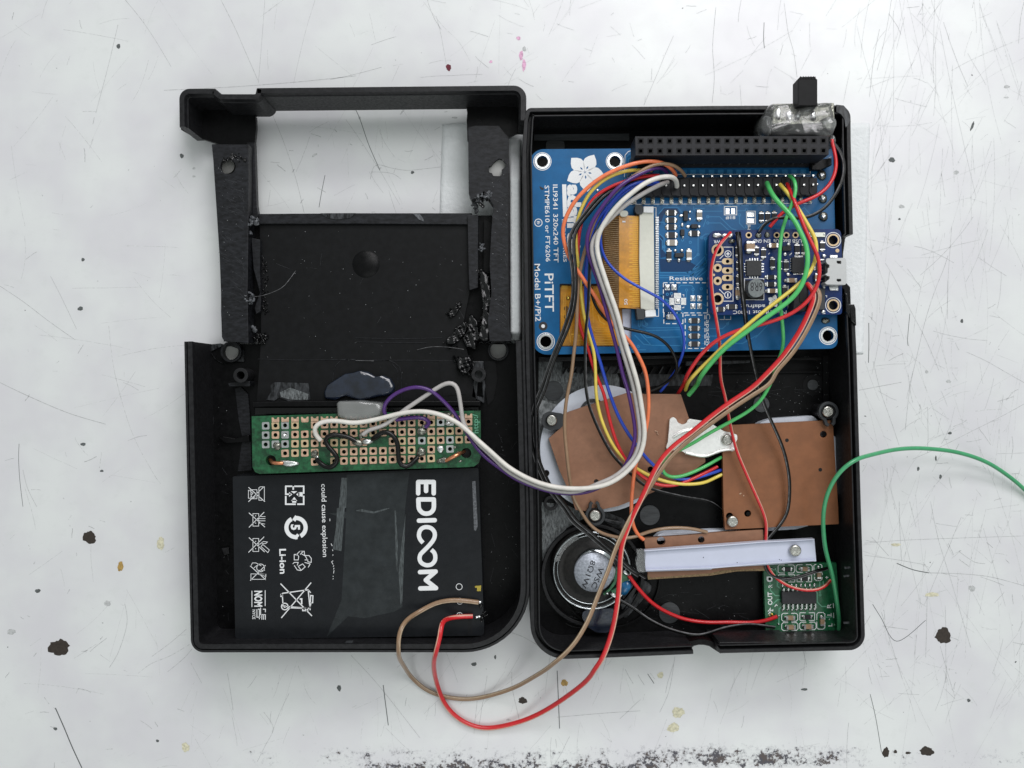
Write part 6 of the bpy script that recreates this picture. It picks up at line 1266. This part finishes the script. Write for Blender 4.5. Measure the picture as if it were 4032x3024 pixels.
wire('black_wire', 'black wire at the far left of the bundle passing the direction board to the speaker', 'black',
     'R1 1600,1130,20 1400,1140,21.8 1200,1180,22 1000,1300,22.4 880,1440,22.6 770,1580,22.6 R3 700,20,22.8 668,110,23 680,300,23.2 705,480,23.4 708,700,23.4 680,880,23.2 620,1070,22.6 545,1250,21.4 475,1410,20 410,1600,18.6 R5 520,60,18.2 450,190,17.6 360,370,17 285,550,16.4 248,750,16 248,900 275,1040,16 320,1190,15.8 390,1360,15.4 480,1520,14.8 600,1660,14 R7 700,150,13.6 860,275,13.4 1010,410,13.2 1160,525,12.6 1290,650,11.4 1420,740,10.4', .05, 'torn_black', 1)
wire('black_wire', 'second black wire running tight beside the leftmost black one', 'black',
     'R1 1620,1145,20 1420,1155,21.6 1220,1200,21.8 1030,1320,22.2 920,1450,22.4 800,1590,22.4 R3 735,20,22.6 712,110,22.8 722,300,23 742,480,23.2 742,700,23.2 715,880,23 655,1080,22.2 580,1260,21 510,1420,19.8 445,1600,18.4 R5 562,60,18 485,210,17.4 395,385,16.8 318,565,16.2 285,750,15.8 288,900 308,1040,15.8 350,1180,15.6 425,1340,15.2 520,1500,14.6 640,1650,13.8 R7 740,140,13.4 900,262,13.2 1050,395,13 1200,520,12.4 1330,650,11.2 1500,760,9.6', .05, 'torn_black', 1)
wire('black_wire', 'black wire crossing the middle of the direction board with a white glint', 'black',
     'R1 1660,1130,20 1500,1140,21 1300,1230,21.6 1150,1340,21.6 1020,1500,21 R3 930,60,20.4 895,260,21 892,430,21.8 888,620,21.8 870,900,21 845,1130,20 842,1400,18.6 842,1640,17 R5 845,100,16.4 845,330,16 868,500,15.6 935,680,15.2 1050,930,14.8 1150,1100,14.4 1280,1235,14 1450,1385,12.4 1600,1462,11 1900,1540,8 2200,1590,5.5 R6 150,1595,4.4 300,1630,3.6 385,1680,3.2', .046, 'torn_black', -1)
wire('black_wire', 'thin black wire looping across the lower edge of the blue display board', 'black',
     'R3 905,640,20 915,760,19.8 975,890,19.6 1060,980,19.2 1150,1040,19 1290,1090,19 1450,1125,19 1620,1180,18.6 1760,1290,18 1835,1430,17 1845,1560,15.6 R5 1840,100,14.5 1800,210,13 1700,310,12 1600,365,11.4 1480,410,11', .044)
wire('red_wire', 'pale striped thin red wire from the charger board left corner to the amplifier board', 'red',
     'R4 488,42,20.2 425,110,22 350,200,22.6 300,320,22.4 272,460,22 278,620,21.8 300,800,21.4 330,960,21 350,1100,20.2 368,1260,19 372,1450,17.4 380,1640,15.6 R6 378,20,15.2 392,200,14.6 425,430,13.8 480,740,12.8 545,1000,12.4 620,1200,12.2 720,1430,11.8 800,1600,11.2 R8 835,20,10.9 870,110,10.4 883,230,9.8 868,350,9.2 865,500,9.1 880,620,9.2 940,720,9 1050,812,8.8 1180,872,9 1330,900,9.2 1470,885,9 1560,820,8 1575,790,7', .046, 'torn_red', -1)
wire('black_wire', 'black wire from the charger board down over the square brown board', 'black',
     'R4 580,45,20.2 592,120,22 605,300,22.4 612,500,22.4 615,650,22.2 640,850,21.6 660,1000,21 690,1200,19.8 730,1430,18 775,1630,16.4 R6 715,20,15.8 760,200,15 820,430,14.2 890,620,13.6 970,800,13 1060,1010,12.4 1110,1200,12 1132,1380,11.8 1125,1580,11.2 R8 1115,20,10.8 1085,100,10.2 1000,220,9.6 910,320,9.2 870,380,9 860,560,9 870,680,9.2 950,745,9 1100,778,8.8 1250,745,9 1400,692,9 1540,655,7.6', .05, 'torn_black', 1)
wire('black_wire', 'black wire lying tight along the other one over the charger board', 'black', 'R4 552,45,20.2 566,130,21.6 582,300,21.8 590,500,21.8 598,650,21.6 622,850,21.2 645,1000,20.6 676,1200,19.4', .046)
wire('red_wire', 'thick glossy red wire from the charger socket looping over the bench to the battery', 'red',
     'R4 1320,600,23 1365,612,24.2 1400,650,24.6 1405,720,24.8 1385,800,24.8 1330,930,24.4 1260,1080,24 1170,1230,23.6 1050,1400,23 900,1560,22.6 820,1640,22.4 R6 1110,20,22.2 980,150,22 720,355,21.6 430,550,21.2 210,712,21 0,885,20.8 R5 1850,945,20.8 1720,1070,20.8 1640,1175,20.8 1570,1300,20.8 1500,1450,20.8 1440,1580,20.8 R7 1385,30,20.8 1340,140,20.8 1285,280,20.8 1235,420,20.8 1220,560,20.8 1215,700,20.6 1208,900,20.6 1195,1020,20.6 1165,1200,20.6 1115,1400,20.4 1030,1640,20 C6 1745,150,20.2 1690,290,20 1652,365,19 1588,447,14.5 1400,592,6.5 1200,690,2.2 1000,738,.9 880,722,.9 780,662,1 705,570,1.8 660,450,5.5 645,330,15.5 654,275,19.6 666,228,20.6 688,150,20.6 695,85,19 740,55,14.6 800,45,13.4 885,42,12.8', .071, 'torn_red', -1)
wire('tan_wire', 'tan wire twisted beside the thick red one and looping over the bench', 'tan',
     'R4 1400,620,22.6 1450,640,23.8 1475,700,24 1450,820,24 1390,960,23.8 1320,1100,23.4 1230,1260,23 1110,1420,22.4 960,1580,22 R6 1215,10,21.6 1100,130,21.4 940,290,21.2 700,450,20.8 440,620,20.4 200,790,20 0,955,19.8 R5 1900,980,19.8 1780,1100,19.8 1690,1210,19.8 1600,1340,19.8 1500,1500,19.8 R7 1395,0,20 1340,100,20.8 1260,250,21 1190,400,21 1140,530,21 1095,680,21 1010,880,20.8 930,1080,20.6 860,1250,20.6 740,1460,20.4 620,1590,20 C6 1640,20,20.4 1570,140,20.2 1460,275,19.6 1400,325,18 1300,400,12 1150,483,5 950,545,.8 820,558,.8 700,540,.8 600,500,1 500,412,3 435,310,15.5 425,255,19.8 422,200,20.4 440,110,20.2 500,45,16 L8 600,1230,14.2 700,1130,13.6 850,1045,13.2 1000,1007,13 1150,1003,13 1340,1025,12.6', .065, 'torn_tan', 1)
wire('red_wire', 'bright red wire curving from the pin header down to the left over the charger board', 'red',
     'R2 1105,1170,19.5 1150,1270,22.5 1205,1420,24.5 1265,1590,25.4 R4 1320,60,25.6 1380,180,25.8 1440,290,26 1462,400,26 1450,560,25.8 1390,700,25.8 1270,848,25.6 1120,945,25 950,1008,24.4 750,1060,23.8 550,1112,23 350,1210,22 200,1340,20.6 80,1490,18.8 0,1620,17 R6 0,200,15 R5 1985,170,13.5 1910,320,10 1850,420,6.6', .054)
wire('green_wire', 'thick bright green wire from the pin header crossing to the lower left', 'green',
     'R2 885,1160,19.5 925,1255,22.5 1000,1365,24.6 1100,1470,25.6 1195,1590,26.4 R4 1245,40,26.8 1305,150,27 1332,300,27.2 1318,450,27.2 1262,620,27 1150,770,26.6 1000,885,26 850,990,25.4 650,1130,24.4 450,1280,23 300,1440,20.6 160,1620,18 R6 350,60,16.5 240,175,14.5 120,320,12 30,430,9.6 R5 1960,440,8.4 1925,480,7.6', .068)
wire('yellow_wire', 'yellow wire passing under the green one over the charger board', 'yellow',
     'R2 1025,1180,19.5 1100,1265,21.6 1190,1390,22.8 1290,1545,23.4 1355,1659,23.8 R4 1410,100,24 1425,230,24 1395,400,24.2 1330,510,24.4 1240,600,24.6 1130,690,24.8 980,800,24.6 800,940,24.4 620,1100,23.6 450,1248,22 300,1390,20 160,1520,18 40,1650,16 R6 310,30,15.4 200,105,13.6 80,250,11 0,375,8.6 R5 1895,425,7', .056)
wire('green_wire', 'thin pale green wire running straight down under the thick red one', 'green',
     'R2 1130,1085,19.5 1175,1115,22 1202,1200,23.4 1190,1290,23.6 1150,1400,23.2 1105,1510,22.8 1060,1640,22.6 R4 1040,100,22.6 1020,300,22.8 1015,500,22.8 1018,650,22.6 1035,850,22 1055,1050,21 1062,1250,19.6 1025,1400,18.6 985,1490,18 R6 985,150,17.4 950,260,16.8 885,385,16.2 820,490,16 690,600,15.8 500,710,15.4 340,800,15 200,880,14.6 60,970,14 R5 1900,1010,13.6 1780,1080,13 1700,1150,12.4 1672,1220,12 1690,1285,11.6 1760,1322,11.4 1900,1312,11.2 2080,1240,10.4 2200,1180,9.6 R6 150,1230,8.8 300,1128,8.4 388,1108,8', .052)
wire('red_wire', 'red wire from the glued switch curving round the right end of the header', 'red',
     'R2 1590,690,20 1608,790,20.5 1638,880,21 1640,1000,21.4 1590,1150,21.8 1480,1270,22 1350,1340,22 1235,1380,21.6 1130,1430,21 1045,1490,20.8 965,1580,20.4 915,1640,20.2 R4 900,40,19.8', .052)
wire('black_wire', 'black wire from the glued switch swinging past the right wall', 'black',
     'R2 1580,700,20 1640,755,20.4 1705,860,20.8 1730,980,21 1708,1130,21.2 1630,1290,21.4 1510,1440,21.4 1350,1532,21.2 1150,1545,20.8 1000,1532,20.6 905,1565,20.6 830,1620,20.4 R4 800,40,19.8', .048, 'torn_black', 1)
wire('green_wire', 'loose green wire leaving the shell over its right wall onto the bench', 'dgreen',
     'R8 1665,1325,7 1668,1200,8.4 1645,1000,9.6 1600,750,11 1530,500,13 1502,260,15 1500,20,17 R6 1545,1490,18.6 1625,1340,20 1730,1220,20.8 1870,1125,20.6 C8 480,1345,19.4 600,1298,16 740,1275,12 900,1270,9 1100,1292,6 1300,1360,4 1450,1452,2.5 1560,1550,1.4 1700,1700,.9', .062)
wire('red_wire', 'red speaker wire running along the bottom of the front shell', 'red',
     'R7 1318,738,9.6 1390,840,8.6 1490,955,7.4 1600,1060,6.2 1750,1150,5.2 1950,1220,4.6 2150,1243,4.4 R8 120,1240,4.4 300,1246,4.4 500,1242,4.6 700,1252,5 850,1235,6 950,1205,7 1000,1182,7.2', .058)
wire('black_wire', 'black speaker wire running below the red speaker wire', 'black',
     'R7 1225,1005,9 1380,1095,8.5 1500,1195,8.5 1700,1300,9 1900,1360,10 2100,1382,10.5 R8 0,1378,10.5 200,1362,10 400,1308,8.5 600,1275,8 800,1275,6 975,1300,7', .048, 'torn_black', -1)

GR = {'wire': 'thin insulated wires joining the boards', 'circuit board': 'circuit boards inside the open case', 'rubber membrane': 'white rubber membranes under the brown boards', 'case half': 'halves of the black console case', 'glue': 'lumps of hot glue'}
for o in list(bpy.data.objects):
    if o.parent is None and o.get('category') in GR and not o.get('group'): o['group'] = GR[o['category']]
